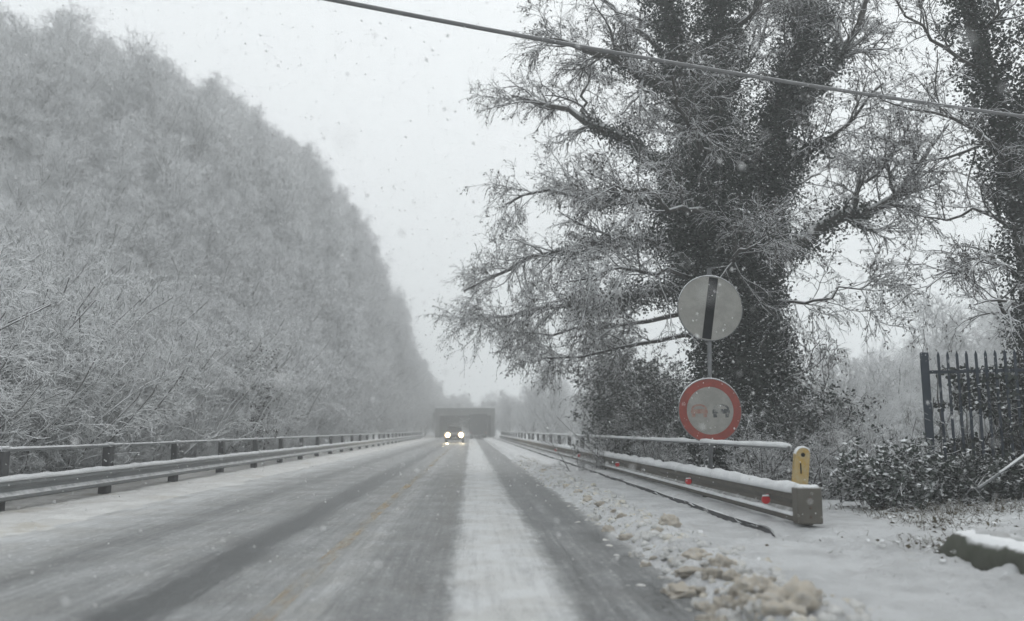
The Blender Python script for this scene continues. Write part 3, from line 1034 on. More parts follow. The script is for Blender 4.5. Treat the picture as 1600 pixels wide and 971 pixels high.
b = at(970, 672, 27)
leafy_bush('evergreen_bush', 'dark evergreen bush behind the right guardrail, under the big tree', 'bush', b[0] + 0.1, 27, 1.5, 1.2, 4.6, 15000, (0.07, 0.15), 'ivy', 31, stems=30)
leafy_bush('evergreen_bush', 'dark bush just behind the no-overtaking sign, at the foot of the big tree', 'bush', at(1050, 672, 22)[0], 22.5, 1.2, 1.0, 3.3, 9000, (0.06, 0.12), 'ivy', 32, stems=26)
leafy_bush('evergreen_bush', 'dark bush right of the ivy trunk, behind the yellow post', 'bush', at(1262, 672, 17)[0], 17, 0.8, 0.9, 3.3, 9000, (0.06, 0.12), 'ivy', 33, stems=22)
leafy_bush('laurel_bush', 'glossy-leaved bush with snow between guardrail end and fence', 'bush', at(1375, 672, 11.2)[0], 11.2, 0.75, 0.6, 1.05, 5200, (0.05, 0.1), 'laurel', 34, stems=30)
leafy_bush('laurel_bush', 'dark low bush against the foot of the spiked fence', 'bush', at(1480, 672, 11.7)[0], 11.8, 0.85, 0.5, 0.75, 5200, (0.05, 0.1), 'ivy', 35, stems=26)
leafy_bush('laurel_bush', 'dark bush below the fence at the right edge of the picture', 'bush', at(1580, 672, 11.9)[0], 11.9, 0.8, 0.5, 0.7, 5200, (0.05, 0.1), 'ivy', 36, stems=26)
for k, (px, Y, s, lab) in enumerate([(1305, 13.5, 0.5, 'twiggy snowy shrub just behind the yellow end post'), (1340, 15.5, 0.62, 'snowy bare shrub behind the glossy-leaved bush'), (1425, 15, 0.6, 'bare snowy shrub beside the end post of the spiked fence'),
                                     (1200, 15.0, 0.5, 'snowy shrub right of the sign pole behind the guardrail'), (1030, 18.5, 0.55, 'snowy shrub left of the sign pole behind the guardrail'), (960, 23, 0.6, 'snowy shrub behind the handrail beneath the drooping branches')]):
    X = at(px, 672, Y)[0]
    me2 = [m.copy() for m in SHRUB[k % 3]]
    for m in me2:
        m.materials.clear()
    place_tree(me2, X, Y, s, k * 1.3, lab, None, 'shrub', 'bare_shrub', ('stems', 'twigs'), ('bark', 'twig'))
# two darker growths that stand out of the hillside wood
leafy_bush('evergreen_bush', 'dark evergreen standing out of the snowy wood above the left guardrail', 'bush', at(392, 672, 30)[0] - 0.3, 30, 1.0, 1.0, 4.4, 6000, (0.07, 0.14), 'leaf_dead', 37, stems=20)
leafy_bush('evergreen_bush', 'dark bush cut by the left edge of the picture above the guardrail', 'bush', at(-12, 672, 15.5)[0], 15.5, 0.6, 0.6, 2.3, 4000, (0.07, 0.13), 'ivy', 38, stems=20)

# ------------------------------------------------------------------ guardrails


def wave_profile(sgn, z0, z1):
    """W-beam cross-section as (x, z): sgn is the side the ridges bulge to."""
    h = z1 - z0
    pts_ = [(0.0, 0.0), (0.075, 0.1), (0.08, 0.24), (0.012, 0.42), (0.012, 0.56), (0.08, 0.74), (0.075, 0.9), (0.0, 1.0)]
    return [(sgn * a, z0 + b_ * h) for a, b_ in pts_]


def beam_mesh(sgn, z0, z1, ln, th=0.012):
    pr = wave_profile(sgn, z0, z1)
    back = [(x - sgn * th, z) for x, z in pr[::-1]]
    ring = pr + back
    m = MB()
    m.loft([[(x, y, z) for x, z in ring] for y in (0.0, ln)])
    return m.me('beam')


def snow_ridge(pts_, w, h, seed, name='snow_cap', n_around=7):
    """A bank of snow along a line of points, uneven in height."""
    g = np.random.default_rng(seed)
    pts_ = np.asarray(pts_, float)
    T = norm(np.gradient(pts_, axis=0))
    side = norm(np.cross(T, np.array([0, 0, 1.0])))
    m = MB()
    rings = []
    s = np.arange(len(pts_)) * 0.6 + seed * 3.7
    hv = 1 + 0.7 * fbm(s, s * 0 + seed) + 0.35 * fbm(s * 3, s * 0 + seed + 5)
    for p, sd, k in zip(pts_, side, hv):
        r = [p + sd * (w / 2 * math.cos(a)) * (0.85 + 0.3 * k * 0.5) + np.array([0, 0, h * k * math.sin(a) ** 0.8 - 0.004]) for a in np.linspace(0, math.pi, n_around)]
        rings.append(r)
    m.loft(rings)
    return m.me(name, True)


# --- the right guardrail
SEG = 3.7
gr = empty('guardrail', (GUARD_R, END_Y, 0.1))
o3 = np.array(gr.location)
ZB, ZT = 0.17, 0.53
bm = beam_mesh(-1, ZB - o3[2], ZT - o3[2], SEG - 0.004)
for k in range(26):
    link('beam', bm, 'weathered_steel', gr, (0, k * SEG, 0))
post_me = MB().box(0.03, 0.15, -0.06, 0.06, -0.2, ZT - o3[2] - 0.03, 0.008).me('post')
stan_me = MB().tube([(0.06, 0, ZT - o3[2] - 0.05), (0.075, 0, 0.99 - o3[2])], 0.012, 6).me('stanchion')
blk_me = MB().box(0.02, 0.14, -0.11, 0.11, ZT - o3[2] - 0.03, 0.97 - o3[2], 0.01).me('stanchion')
slv_me = MB().tube([(0.075, -0.07, 0.99 - o3[2]), (0.075, 0.07, 0.99 - o3[2])], 0.032, 8).me('sleeve')
for k in range(26):
    y = 0.3 + k * SEG if k else 0.062
    link('post', post_me, 'weathered_steel' if k == 0 else None, gr, (0, y, 0))
    if k:
        link('stanchion', stan_me if k < 5 else blk_me, 'dull_steel' if k < 5 else 'dark_post', gr, (0, y, 0))
        link('sleeve', slv_me, 'dull_steel', gr, (0, y, 0))
HRZ = 0.99 - o3[2]
MB().tube([(0.075, 0.42, HRZ), (0.075, 92, HRZ)], 0.022, 8).build('handrail', 'dull_steel', gr)
yl = np.r_[np.linspace(0.42, 40, 150), np.linspace(41, 92, 60)]
link('snow_cap', snow_ridge([(0.075, y, HRZ + 0.008) for y in yl], 0.072, 0.058, 3), 'snow', gr)
yl = np.r_[np.linspace(0.0, 40, 170), np.linspace(41, 92, 60)]
link('snow_cap', snow_ridge([(-0.03, y, ZT - o3[2] - 0.022) for y in yl], 0.17, 0.115, 5), 'snow', gr)
link('snow_cap', snow_ridge([(-0.056, y, ZB - o3[2] + 0.085) for y in yl], 0.075, 0.04, 6), 'snow', gr)
# terminal plate closing the near end, with its own cap of snow
tm = MB()
tm.box(-0.085, 0.2, -0.16, -0.004, 0.075, ZT - o3[2] + 0.04, 0.012)
tp = tm.build('end_plate', 'weathered_steel', gr)
for z in (0.15, 0.25, 0.36):
    MB().tube([(0.06, -0.17, z), (0.06, -0.155, z)], 0.014, 8).build('bolt', 'rust', tp)
link('snow_cap', snow_ridge([(x, -0.08, ZT - o3[2] + 0.036) for x in np.linspace(-0.06, 0.17, 8)], 0.13, 0.035, 9), 'snow', tp)
# yellow end post of the handrail
ye = MB()
ring0 = [(-0.085, 0), (0.085, 0), (0.085, 0.34)] + [(0.085 * math.cos(a), 0.34 + 0.085 * math.sin(a)) for a in np.linspace(0.2, math.pi - 0.2, 9)] + [(-0.085, 0.34)]
ye.loft([[(x + 0.115 + z * 0.12, y, z + 0.47) for x, z in ring0] for y in (0.22, 0.29)])
yo = ye.build('end_post', 'delineator_yellow', gr)
yo['label'] = 'yellow round-topped end post'
MB().disc((0.115 + 0.043, 0.47 + 0.345), 0.024, 0.214, 0.221, 16).build('hole', 'sign_black', yo)
MB().box(0.118, 0.132, 0.215, 0.221, 0.6, 0.72).build('mark', 'sign_black', yo)
MB().box(0.05, 0.18, 0.24, 0.36, 0.36, 0.475, 0.01).build('bracket', 'weathered_steel', yo)
link('snow_cap', snow_ridge([(0.115 + 0.05 + 0.09 * math.cos(a), 0.255, 0.47 + 0.342 + 0.088 * math.sin(a)) for a in np.linspace(math.pi * 0.97, 0.35, 12)], 0.085, 0.022, 12), 'snow', yo)
for y, s in ((10.02, 1), (13.6, 1), (20.2, 1), (27.4, 1), (34.8, 1)):
    q = y - END_Y
    rf = MB().add([(-0.083, q + 0.05, 0.33), (-0.14, q, 0.33), (-0.14, q, 0.4), (-0.083, q + 0.05, 0.4)], [(0, 1, 2, 3)])
    rf.tube([(-0.14, q - 0.006, 0.335), (-0.14, q + 0.006, 0.335)], 0.052, 14)
    ro = rf.build('reflector', 'reflector_red', gr)
    ro.location = (0, 0, -0.06)
    MB().tube([(-0.14, q + 0.007, 0.335), (-0.14, q + 0.012, 0.335)], 0.056, 14).build('backing', 'sign_white', ro)
    link('snow_cap', snow_ridge([(x, q, 0.376) for x in np.linspace(-0.18, -0.1, 5)], 0.03, 0.018, 14), 'snow', ro)
tag(gr, 'weathered steel guardrail with handrail, snow and red reflectors right of the road', 'guardrail')

# --- the left guardrail
gl = empty('guardrail', (GUARD_L, 5.4, 0.06))
o4 = np.array(gl.location)
ZB, ZT = 0.17, 0.49
S2 = 3.62
bm = beam_mesh(1, ZB - o4[2], ZT - o4[2], S2 - 0.004)
post_me = MB().box(-0.2, -0.03, -0.1, 0.1, -0.2, ZT - o4[2] - 0.03, 0.01).me('post')
up_me = MB().box(-0.16, -0.02, -0.1, 0.1, ZT - o4[2] - 0.03, 0.9 - o4[2], 0.01).me('upright')
for k in range(32):
    link('beam', bm, 'dull_steel', gl, (0, k * S2, 0))
    link('post', post_me, 'dark_post', gl, (0, k * S2, 0))
    link('upright', up_me, 'dark_post', gl, (0, k * S2, 0))
ye_ = 31 * S2
MB().tube([(-0.09, 0, 0.905 - o4[2]), (-0.09, ye_, 0.905 - o4[2])], 0.03, 8).build('handrail', 'dull_steel', gl)
yl = np.r_[np.linspace(0, 40, 150), np.linspace(41, ye_, 70)]
link('snow_cap', snow_ridge([(-0.09, y, 0.905 - o4[2] + 0.016) for y in yl], 0.07, 0.03, 21), 'snow', gl)
link('snow_cap', snow_ridge([(0.035, y, ZT - o4[2] - 0.02) for y in yl], 0.12, 0.075, 22), 'snow', gl)
link('snow_cap', snow_ridge([(0.05, y, ZB - o4[2] + 0.08) for y in yl], 0.045, 0.02, 23), 'snow_verge', gl)
for k in range(32):
    link('snow_cap', snow_ridge([(-0.09, k * S2 + y, 0.905 - o4[2] + 0.034) for y in np.linspace(-0.1, 0.1, 6)], 0.12, 0.035, 30 + k % 5), 'snow', gl)
tag(gl, 'dull steel guardrail with dark uprights and handrail left of the road', 'guardrail')

# ------------------------------------------------------------------ the two round signs on one pole
SY = 13.55
sb = at(1105, 672, SY)
sg = empty('road_sign', (sb[0] + 0.02, SY, 0.0))
sx = 0.0
lean = 0.027      # the pole leans a little
ztop = at(1112, 420, SY)[2]
MB().tube([(0, 0.02, -0.2), (lean * ztop, 0.02, ztop)], 0.036, 12).build('pole', 'galvanised', sg, smooth=True)
MB().tube([(lean * ztop, 0.02, ztop), (lean * ztop, 0.02, ztop + 0.012)], 0.04, 12).build('pole_cap', 'galvanised', sg)
MB().tube([(0, 0.02, 0.1), (0, 0.02, 0.22)], 0.1, 12).build('footing', 'dark_post', sg)
K = SY / FPX * 1.02


def sign_face(cx, cz, r):
    m = MB()
    m.disc((cx, cz), r, -0.022, -0.012, 56)
    o = m.build('sign_plate', 'sign_white', sg)
    MB().disc((cx, cz), r + 0.006, -0.028, 0.014, 56, r - 0.004).build('rim', 'galvanised', o)
    MB().box(cx - 0.2, cx + 0.2, -0.012, 0.01, cz - 0.02, cz + 0.02).build('bracket', 'galvanised', o)
    A = np.linspace(0.25, math.pi - 0.25, 18)
    link('snow_cap', snow_ridge([(cx + (r + 0.004) * math.cos(a), -0.006, cz + (r + 0.004) * math.sin(a)) for a in A[::-1]], 0.045, 0.02, int(cz * 10)), 'snow', o)
    return o


c1 = at(1109, 482, SY)
cx1, cz1, r1_ = c1[0] - sg.location[0], c1[2], 51 * K
s1 = sign_face(cx1, cz1, r1_)
s1['label'] = 'white round sign with a black bar'
bar = MB()
th = rad(8.5)
d_, n_ = np.array([math.sin(th), math.cos(th)]), np.array([math.cos(th), -math.sin(th)])
bl, bw = r1_ * 0.96, r1_ * 0.14
cs = [d_ * bl * a + n_ * bw * b_ for a, b_ in ((-1, -1), (1, -1), (1, 1), (-1, 1))]
bar.loft([[(cx1 + p[0], y, cz1 + p[1]) for p in cs] for y in (-0.0265, -0.0225)])
bar.build('bar', 'sign_black', s1)

c2 = at(1109, 642, SY)
cx2, cz2, r2_ = c2[0] - sg.location[0], c2[2], 49 * K
s2 = sign_face(cx2, cz2, r2_)
s2['label'] = 'red-ringed round sign with a red and a black car'
MB().disc((cx2, cz2), r2_ * 0.985, -0.0265, -0.0225, 56, r2_ * 0.745).build('red_ring', 'sign_red', s2)


def car_mark(cx, cz, w, mat):
    """The back view of a car as flat print: roof arch, pillars, body and two wheels."""
    h = w * 0.8
    e0, e1 = -0.0262, -0.0225

    def poly(pp):
        m = MB()
        m.loft([[(cx + x * w, y, cz + z * h) for x, z in pp] for y in (e0, e1)])
        return m
    arch_o = [(0.5 * math.cos(a), 0.08 + 0.42 * math.sin(a)) for a in np.linspace(math.pi * 0.96, math.pi * 0.04, 12)]
    arch_i = [(0.38 * math.cos(a), 0.08 + 0.29 * math.sin(a)) for a in np.linspace(math.pi * 0.04, math.pi * 0.96, 12)]
    m = MB()
    n = 12
    ao, ai = arch_o, arch_i[::-1]
    V, F = [], []
    for y in (e0, e1):
        V += [(cx + x * w, y, cz + z * h) for x, z in ao] + [(cx + x * w, y, cz + z * h) for x, z in ai]
    for i in range(n - 1):
        F.append((i, i + 1, n + i + 1, n + i))
    m.add(V, F)
    m.build('car_roof', mat, s2)
    poly([(-0.52, -0.22), (0.52, -0.22), (0.52, 0.02), (0.46, 0.12), (-0.46, 0.12), (-0.52, 0.02)]).build('car_body', mat, s2)
    for s_ in (-1, 1):
        poly([(s_ * 0.36 - 0.11, -0.5), (s_ * 0.36 + 0.11, -0.5), (s_ * 0.36 + 0.11, -0.24), (s_ * 0.36 - 0.11, -0.24)]).build('car_wheel', mat, s2)


car_mark(cx2 - 17 * K, cz2, 25 * K, 'faded_red')
car_mark(cx2 + 17 * K, cz2, 26 * K, 'faded_black')
tag(sg, 'grey pole carrying two round road signs behind the right guardrail', 'road sign')

# ------------------------------------------------------------------ spiked fence
fa, fb = at(1452, 672, 13.0), at(1640, 672, 12.3)
fz = 0.1
ft = at(1460, 551, 13.0)[2]
fe = empty('spiked_fence', (fa[0], 13.0, fz))
fv = np.array([fb[0] - fa[0], fb[1] - fa[1]])
fl = np.linalg.norm(fv) + 1.6
fe.rotation_euler = (0, 0, math.atan2(fv[1], fv[0]))
H = ft - fz
MB().box(-0.06, 0.06, -0.06, 0.06, -0.2, H, 0.008).build('post', 'fence_paint', fe)
MB().box(fl - 0.06, fl + 0.06, -0.06, 0.06, -0.2, H, 0.008).build('post', 'fence_paint', fe)
pk = MB()
w2, d2 = 0.02, 0.012
pk.loft([[(-w2, -d2, 0.02), (w2, -d2, 0.02), (w2, d2, 0.02), (-w2, d2, 0.02)], [(-w2, -d2, H - 0.06), (w2, -d2, H - 0.06), (w2, d2, H - 0.06), (-w2, d2, H - 0.06)],
         [(-0.004, -0.004, H), (0.004, -0.004, H), (0.004, 0.004, H), (-0.004, 0.004, H)]])
pk = pk.me('picket')
k = 0
while 0.2 + k * 0.132 < fl - 0.1:
    link('picket', pk, 'fence_paint', fe, (0.2 + k * 0.132, -0.033, 0))
    k += 1
for z in (0.3, H - 0.32):
    MB().box(0.062, fl - 0.062, -0.02, 0.02, z - 0.025, z + 0.025).build('rail', 'fence_paint', fe)
tag(fe, 'dark blue steel fence with spiked pickets beside the ivy tree', 'fence')
# ivy and twigs grown through the fence
g = np.random.default_rng(61)
iv = empty('fence_ivy', (fa[0], 13.0, fz))
iv.rotation_euler = fe.rotation_euler
n = 9000
C = np.stack([g.uniform(0.15, fl, n), 0.13 + np.abs(g.normal(0, 0.1, n)), np.minimum(g.beta(1.6, 1.3, n) * (H - 0.2), H - 0.25 + 0 * g.normal(0, 0.05, n))], 1)
keep = fbm(C[:, 0] * 1.6, C[:, 2] * 1.6) > -0.14
C = C[keep]
C[: len(C) // 6, 1] -= 0.27
base = np.stack([np.stack([g.uniform(0.1, fl, 46), np.full(46, 0.13), np.zeros(46)], 1)] * 6, 1)
base[:, :, 2] = np.linspace(0, 1, 6)[None] * g.uniform(1.2, H - 0.2, (46, 1))
base[:, 1:, :2] += np.cumsum(g.normal(0, 0.07, (46, 5, 2)), 1) * np.array([1, 0.3])
bR = np.full((46, 6), 0.012)
t1, tr1 = spawn(base, bR, 16, 0.2, 1.0, (0.2, 0.6), (0.5, 1.2), 0.0, g, 5, 0.25, 0.7, 0.5, 0.2, 0.006, -0.08)
link('stems', mesh('stems', *join(tubes(base, bR, 4), tubes(t1, tr1, 3))), 'twig', iv)
link('foliage', mesh('foliage', *leaves(C, (0.05, 0.11), g, 0.3, 0.5, 0.7)), 'ivy', iv)
tag(iv, 'dark ivy grown thickly through the spiked fence', 'ivy')
# snowy pole leaning against the bushes below the fence
lp = empty('leaning_pole', tuple(at(1562, 740, 11.0)))
a_, b_ = at(1562, 740, 11.0), at(1630, 692, 11.0)
MB().tube([(-0.25, 0.1, -0.2), tuple(b_ - a_), tuple((b_ - a_) * 1.6)], 0.018, 8).build('rod', 'dull_steel', lp)
link('snow_cap', snow_ridge([tuple((b_ - a_) * s + np.array([0, 0, 0.012])) for s in np.linspace(0, 1.6, 14)], 0.04, 0.025, 41), 'snow', lp)
tag(lp, 'thin snow-topped rod slanting in front of the fence ivy', 'rod')

# ------------------------------------------------------------------ mossy stone edging at the corner of the picture
g = np.random.default_rng(71)
ed = empty('stone_edging', (4.3, 6.4, 0.0))
pA, pB = at(1462, 868, 7.6), at(1625, 938, 6.0)
na = 60
rings, tops = [], []
PR = [(-1.05, -0.4), (-1.08, 0.0), (-1.04, 0.35), (-0.98, 0.62), (-0.85, 0.85), (-0.55, 0.98), (-0.1, 1.0), (0.4, 1.0), (0.8, 0.95), (1.05, 0.7), (1.1, -0.4)]
for s in np.linspace(0, 1, na):
    y = 7.75 - 3.4 * s
    c = np.array([4.36 + 0.03 * math.sin(s * 9) + 0.08 * s, y, 0]) - np.array(ed.location)
    rise = min(1.0, 0.3 + s * 7)
    hh = 0.31 * rise + 0.05 * float(fbm(np.array([y * 2.2]), np.array([1.0]))[0])
    ww = 0.15 * min(1.0, 0.35 + s * 8)
    ring = []
    for k, (x, z) in enumerate(PR):
        q = 0.15 * float(fbm(np.array([y * 6 + 3]), np.array([k * 0.9]), 4, 0.65)[0])
        ring.append(c + np.array([x * ww + q, 0.0, z * hh + 0.6 * q]))
    rings.append(ring)
    tops.append(ring[7] + np.array([0.03, 0, -0.012]))
MB().loft(rings).build('stone', 'moss_stone', ed, smooth=True)
for a_, b_, w_, h_ in ((5, 17, 0.17, 0.04), (19, 30, 0.2, 0.05), (28, 44, 0.15, 0.06), (45, 60, 0.2, 0.05)):
    tp_ = [tops[k] + np.array([0.03 * math.sin(k * 1.3), 0, -h_ * (1 - math.sin(math.pi * (k - a_) / (b_ - 1 - a_))) * 0.9]) for k in range(a_, b_)]
    link('snow_cap', snow_ridge(tp_, w_, h_, 44 + a_, n_around=9), 'snow_verge', ed)
tag(ed, 'low mossy stone edging with snow on top in the lower right corner', 'stone edging')

# dead grass, leaves and twigs poking through the snow
g = np.random.default_rng(81)


def scrub(name, label, cx, cy, rx, ry, n, hgt, zf):
    x = cx + rx * g.normal(size=n)
    y = cy + ry * g.normal(size=n)
    z = zf(x, y)
    d = norm(np.stack([g.normal(size=n) * 0.6, g.normal(size=n) * 0.6, g.uniform(0.2, 1.0, n)], 1))
    ln = g.uniform(0.3, 1.0, (n, 1)) * hgt
    p0 = np.stack([x, y, z - 0.02], 1)
    p1 = p0 + d * ln * 0.6
    p2 = p1 + norm(d + np.array([0, 0, -0.6]) + 0.4 * g.normal(size=(n, 3))) * ln * 0.5
    R = np.stack([np.full(n, 0.004), np.full(n, 0.0035), np.full(n, 0.002)], 1)
    V1 = tubes(np.stack([p0, p1, p2], 1), R, 3)
    C = np.stack([x, y, z + 0.02], 1)[: n // 2] + g.normal(0, 0.05, (n // 2, 3)) * np.array([3, 3, 0.3])
    o = link(name, mesh(name, *join(V1, leaves(C, (0.03, 0.08), g, 0.8, 0, 0.6))), 'dead_grass')
    return tag(o, label, 'undergrowth', None, 'stuff')


topz = lambda x, y: np.where(np.asarray(y) < 9.25, apron_z(np.asarray(x), np.asarray(y)), np.maximum(ground_z(x, y), 0))
scrub('undergrowth', 'dead grass and leaves poking through snow below the glossy bush', 5.0, 9.6, 0.55, 0.5, 700, 0.16, topz)
scrub('undergrowth', 'withered weeds by the mossy stone edging', 4.55, 7.9, 0.22, 0.25, 260, 0.14, topz)
scrub('undergrowth', 'dry weeds at the foot of the fence bushes', 6.4, 10.8, 0.9, 0.35, 700, 0.25, topz)

scrub('leaf_litter', 'dark leaf scraps scattered over the snow at the end of the guardrail', 4.9, 8.2, 0.9, 0.9, 240, 0.035, topz)

# ------------------------------------------------------------------ lumps of dirty slush
g = np.random.default_rng(91)


def lump_mesh(seed, sub=4):
    import bmesh
    bm_ = bmesh.new()
    bmesh.ops.create_icosphere(bm_, subdivisions=sub, radius=0.5)
    gg = np.random.default_rng(seed)
    o = gg.uniform(0, 50, 3)
    from mathutils import noise as mn
    ax = gg.uniform(0.75, 1.1, 3)
    for v in bm_.verts:
        p = v.co.copy()
        q = Vector((p.x * 2.4 + o[0], p.y * 2.4 + o[1], p.z * 2.4 + o[2]))
        k = 1 + 0.55 * mn.noise(q) + 0.36 * mn.noise(q * 2.1) + 0.2 * mn.noise(q * 4.7) + 0.09 * mn.noise(q * 9.5) + 0.05 * mn.noise(q * 19)
        v.co = Vector((p.x * ax[0], p.y * ax[1], p.z * ax[2])) * k
    m = bpy.data.meshes.new('slush_lump')
    bm_.to_mesh(m)
    bm_.free()
    m.polygons.foreach_set('use_smooth', np.ones(len(m.polygons), dtype=bool))
    return m


LM = [lump_mesh(s) for s in range(8)]
LMG = []
for m in LM:
    m.materials.append(MATS['slush'])
    m2 = m.copy()
    m2.materials.clear()
    m2.materials.append(MATS['slush_grey'])
    LMG.append(m2)


def lump(px, py, wpx, hf, label, k, grey=False, group=None):
    Y = HC * FPX / (py - VY)
    p = at(px, py, Y)
    w = 1.25 * wpx / FPX * Y
    o = link('slush_lump', (LMG if grey else LM)[k % 8])
    o.location = (p[0], p[1] + w * 0.3, float(verge_r(p[0], p[1])) + w * hf * 0.02)
    o.scale = (w, w * 0.85, w * hf)
    o.rotation_euler = (0, 0, k * 1.7)
    return tag(o, label, 'slush', group)


big = [(1244, 975, 100, 0.55, 'biggest tan slush lump, cut by the bottom edge of the picture', 0), (1187, 945, 62, 0.6, 'tan slush lump just behind the biggest one at the bottom edge'), (1148, 968, 62, 0.5, 'wide grey-tan slush lump left of the biggest one'),
       (1115, 950, 48, 0.55, 'tan slush lump at the edge of the wheel track, near the bottom'), (1134, 908, 42, 0.75, 'squarish tan slush lump standing highest in the row'), (1091, 889, 50, 0.45, 'long flat tan slush slab behind the squarish lump'),
       (1070, 925, 52, 0.5, 'tan slush lump beside the wheel track, left of the squarish one'), (1162, 920, 40, 0.5, 'small grey slush lump right of the squarish one'), (1048, 838, 30, 0.7, 'lone tan slush lump standing apart towards the kerb')]
for k, q in enumerate(big):
    lump(*q[:5], k, grey=(k in (2, 7)))
grp = 'slush lumps along the shoulder'
lab = 'dirty slush lump in the ragged line along the right wheel track'
for k, (px, py, w_) in enumerate([(888, 768, 16), (878, 762, 12), (920, 790, 20), (905, 777, 13), (930, 812, 22), (951, 828, 18), (983, 842, 20), (996, 866, 20), (940, 800, 14), (1030, 846, 18), (1012, 860, 13), (972, 822, 12),
                                  (1010, 880, 15), (1040, 900, 18), (1055, 886, 14), (1100, 925, 22), (1080, 945, 18), (1128, 930, 18), (1150, 940, 20), (1200, 965, 26), (865, 752, 10), (850, 742, 9), (1105, 905, 14), (960, 812, 10), (1208, 930, 16), (1218, 948, 34), (1172, 958, 36), (1135, 945, 34), (1098, 938, 30), (1120, 918, 30), (1082, 908, 30), (1062, 893, 24), (1105, 962, 30), (1150, 925, 28), (1046, 880, 20), (1135, 968, 34), (1270, 968, 40), (1195, 972, 40), (1022, 872, 10), (1065, 900, 14), (1170, 935, 16)]):
    lump(px, py, w_ * 1.05, g.uniform(0.45, 0.7), lab, k + 3, grey=(k % 3 == 1), group=grp)

small = lump_mesh(3, 2)
sv_ = np.empty(len(small.vertices) * 3, dtype=np.float32)
small.vertices.foreach_get('co', sv_)
sv_ = sv_.reshape(-1, 3)
st_ = np.array([[v for v in p.vertices] for p in small.polygons])
n = 2600
cy_ = 4.2 + 30 * g.random(n) ** 1.6
cx_ = 2.0 + g.normal(0, 0.27, n)
cz = verge_r(cx_, cy_)
sc = 0.01 + 0.06 * g.random(n) ** 4
th_ = g.uniform(0, 6.28, n)
ca_, sa_ = np.cos(th_)[:, None], np.sin(th_)[:, None]
VV = np.stack([sv_[None, :, 0] * ca_ - sv_[None, :, 1] * sa_, sv_[None, :, 0] * sa_ + sv_[None, :, 1] * ca_, np.broadcast_to(sv_[None, :, 2] * 0.7, (n, len(sv_)))], -1) * (sc * 2)[:, None, None] + np.stack([cx_, cy_, cz], 1)[:, None]
TT = (st_[None] + (np.arange(n) * len(sv_))[:, None, None]).reshape(-1, 3)
tag(link('slush_crumbs', mesh('slush_crumbs', VV.reshape(-1, 3), tris=TT, smooth=True), 'slush_grey'), 'crumbs of dirty slush strewn along the right shoulder', 'slush', None, 'stuff')

# ------------------------------------------------------------------ overhead cable and its poles
ca, cz_ = at(520, 0, 9.3), at(1480, 166, 12.4)
dv = cz_ - ca
cpts = np.stack([ca + dv * u_ for u_ in np.linspace(-0.75, 1.65, 60)])
cpts[:, 2] += 0.25 * ((np.linspace(-0.75, 1.65, 60) - 0.5) ** 2 - 0.25)
cb = MB().tube(cpts, 0.029, 8).build('overhead_cable', 'cable', smooth=True)
tag(cb, 'dark overhead cable slanting across the sky in front of the big tree', 'cable')

# ------------------------------------------------------------------ oncoming car
CYR = 79.0
car = empty('oncoming_car', (-1.5, CYR, 0.02))
m = MB()
secs = [(0.0, 0.62, 0.3, 0.62), (0.12, 0.82, 0.24, 0.76), (0.9, 0.86, 0.22, 0.9), (1.25, 0.87, 0.22, 0.94), (3.5, 0.87, 0.22, 0.98), (4.1, 0.84, 0.26, 0.95), (4.25, 0.7, 0.35, 0.85)]
m.loft([[(-w + 0.08, y, a), (w - 0.08, y, a), (w, y, a + 0.15), (w, y, b_ - 0.12), (w - 0.12, y, b_), (-w + 0.12, y, b_), (-w, y, b_ - 0.12), (-w, y, a + 0.15)] for y, w, a, b_ in secs])
m.build('body', 'car_paint', car)
m = MB()
m.loft([[(-0.74, 1.15, 0.9), (0.74, 1.15, 0.9), (0.74, 3.7, 0.9), (-0.74, 3.7, 0.9)], [(-0.58, 1.9, 1.44), (0.58, 1.9, 1.44), (0.6, 3.2, 1.44), (-0.6, 3.2, 1.44)]])
m.build('windows', 'car_glass', car)
rf = MB().box(-0.59, 0.59, 1.86, 3.24, 1.43, 1.49, 0.015).build('roof', 'car_paint', car)
link('snow_cap', snow_ridge([(0, y, 1.488) for y in np.linspace(1.9, 3.2, 8)], 1.1, 0.05, 51), 'snow', rf)
for s in (-1, 1):
    hl = MB().disc((s * 0.62, 0.7), 0.17, 0.0, 0.1, 24).build('headlight', 'lit_headlamp', car)
    MB().disc((s * 0.62, 0.7), 0.27, 0.02, 0.1, 24, 0.172).build('glow_ring', 'glow_ring', hl)  # glowing ring added as the lamp's halo, not a part of it
    sl = bpy.data.lights.new('headlamp_beam', 'SPOT')
    sl.energy = 300.0
    sl.color = (1.0, 0.82, 0.52)
    sl.spot_size = rad(38)
    sl.spot_blend = 0.8
    sl.shadow_soft_size = 0.08
    so = bpy.data.objects.new('headlamp_beam', sl)
    COL.objects.link(so)
    so.parent = hl
    so.location = (s * 0.62, -0.06, 0.68)
    so.rotation_euler = (math.pi / 2 - 0.035, 0, math.pi)
    for y in (0.85, 3.45):
        w = MB().tube([(s * 0.7, y, 0.31), (s * 0.885, y, 0.31)], 0.31, 18).build('wheel', 'tyre_rubber', car)
        MB().tube([(s * 0.88, y, 0.31), (s * 0.895, y, 0.31)], 0.19, 14).build('rim', 'galvanised', w)
    MB().box(s * 0.95 - 0.1, s * 0.95 + 0.1, 1.45, 1.55, 0.92, 1.05, 0.02).build('mirror', 'car_paint', car)
MB().box(-0.42, 0.42, -0.01, 0.02, 0.5, 0.6).build('grille', 'sign_black', car)
MB().box(-0.26, 0.26, -0.03, -0.012, 0.36, 0.47).build('number_plate', 'number_plate', car)
tag(car, 'dark oncoming car with its headlights lit', 'car')

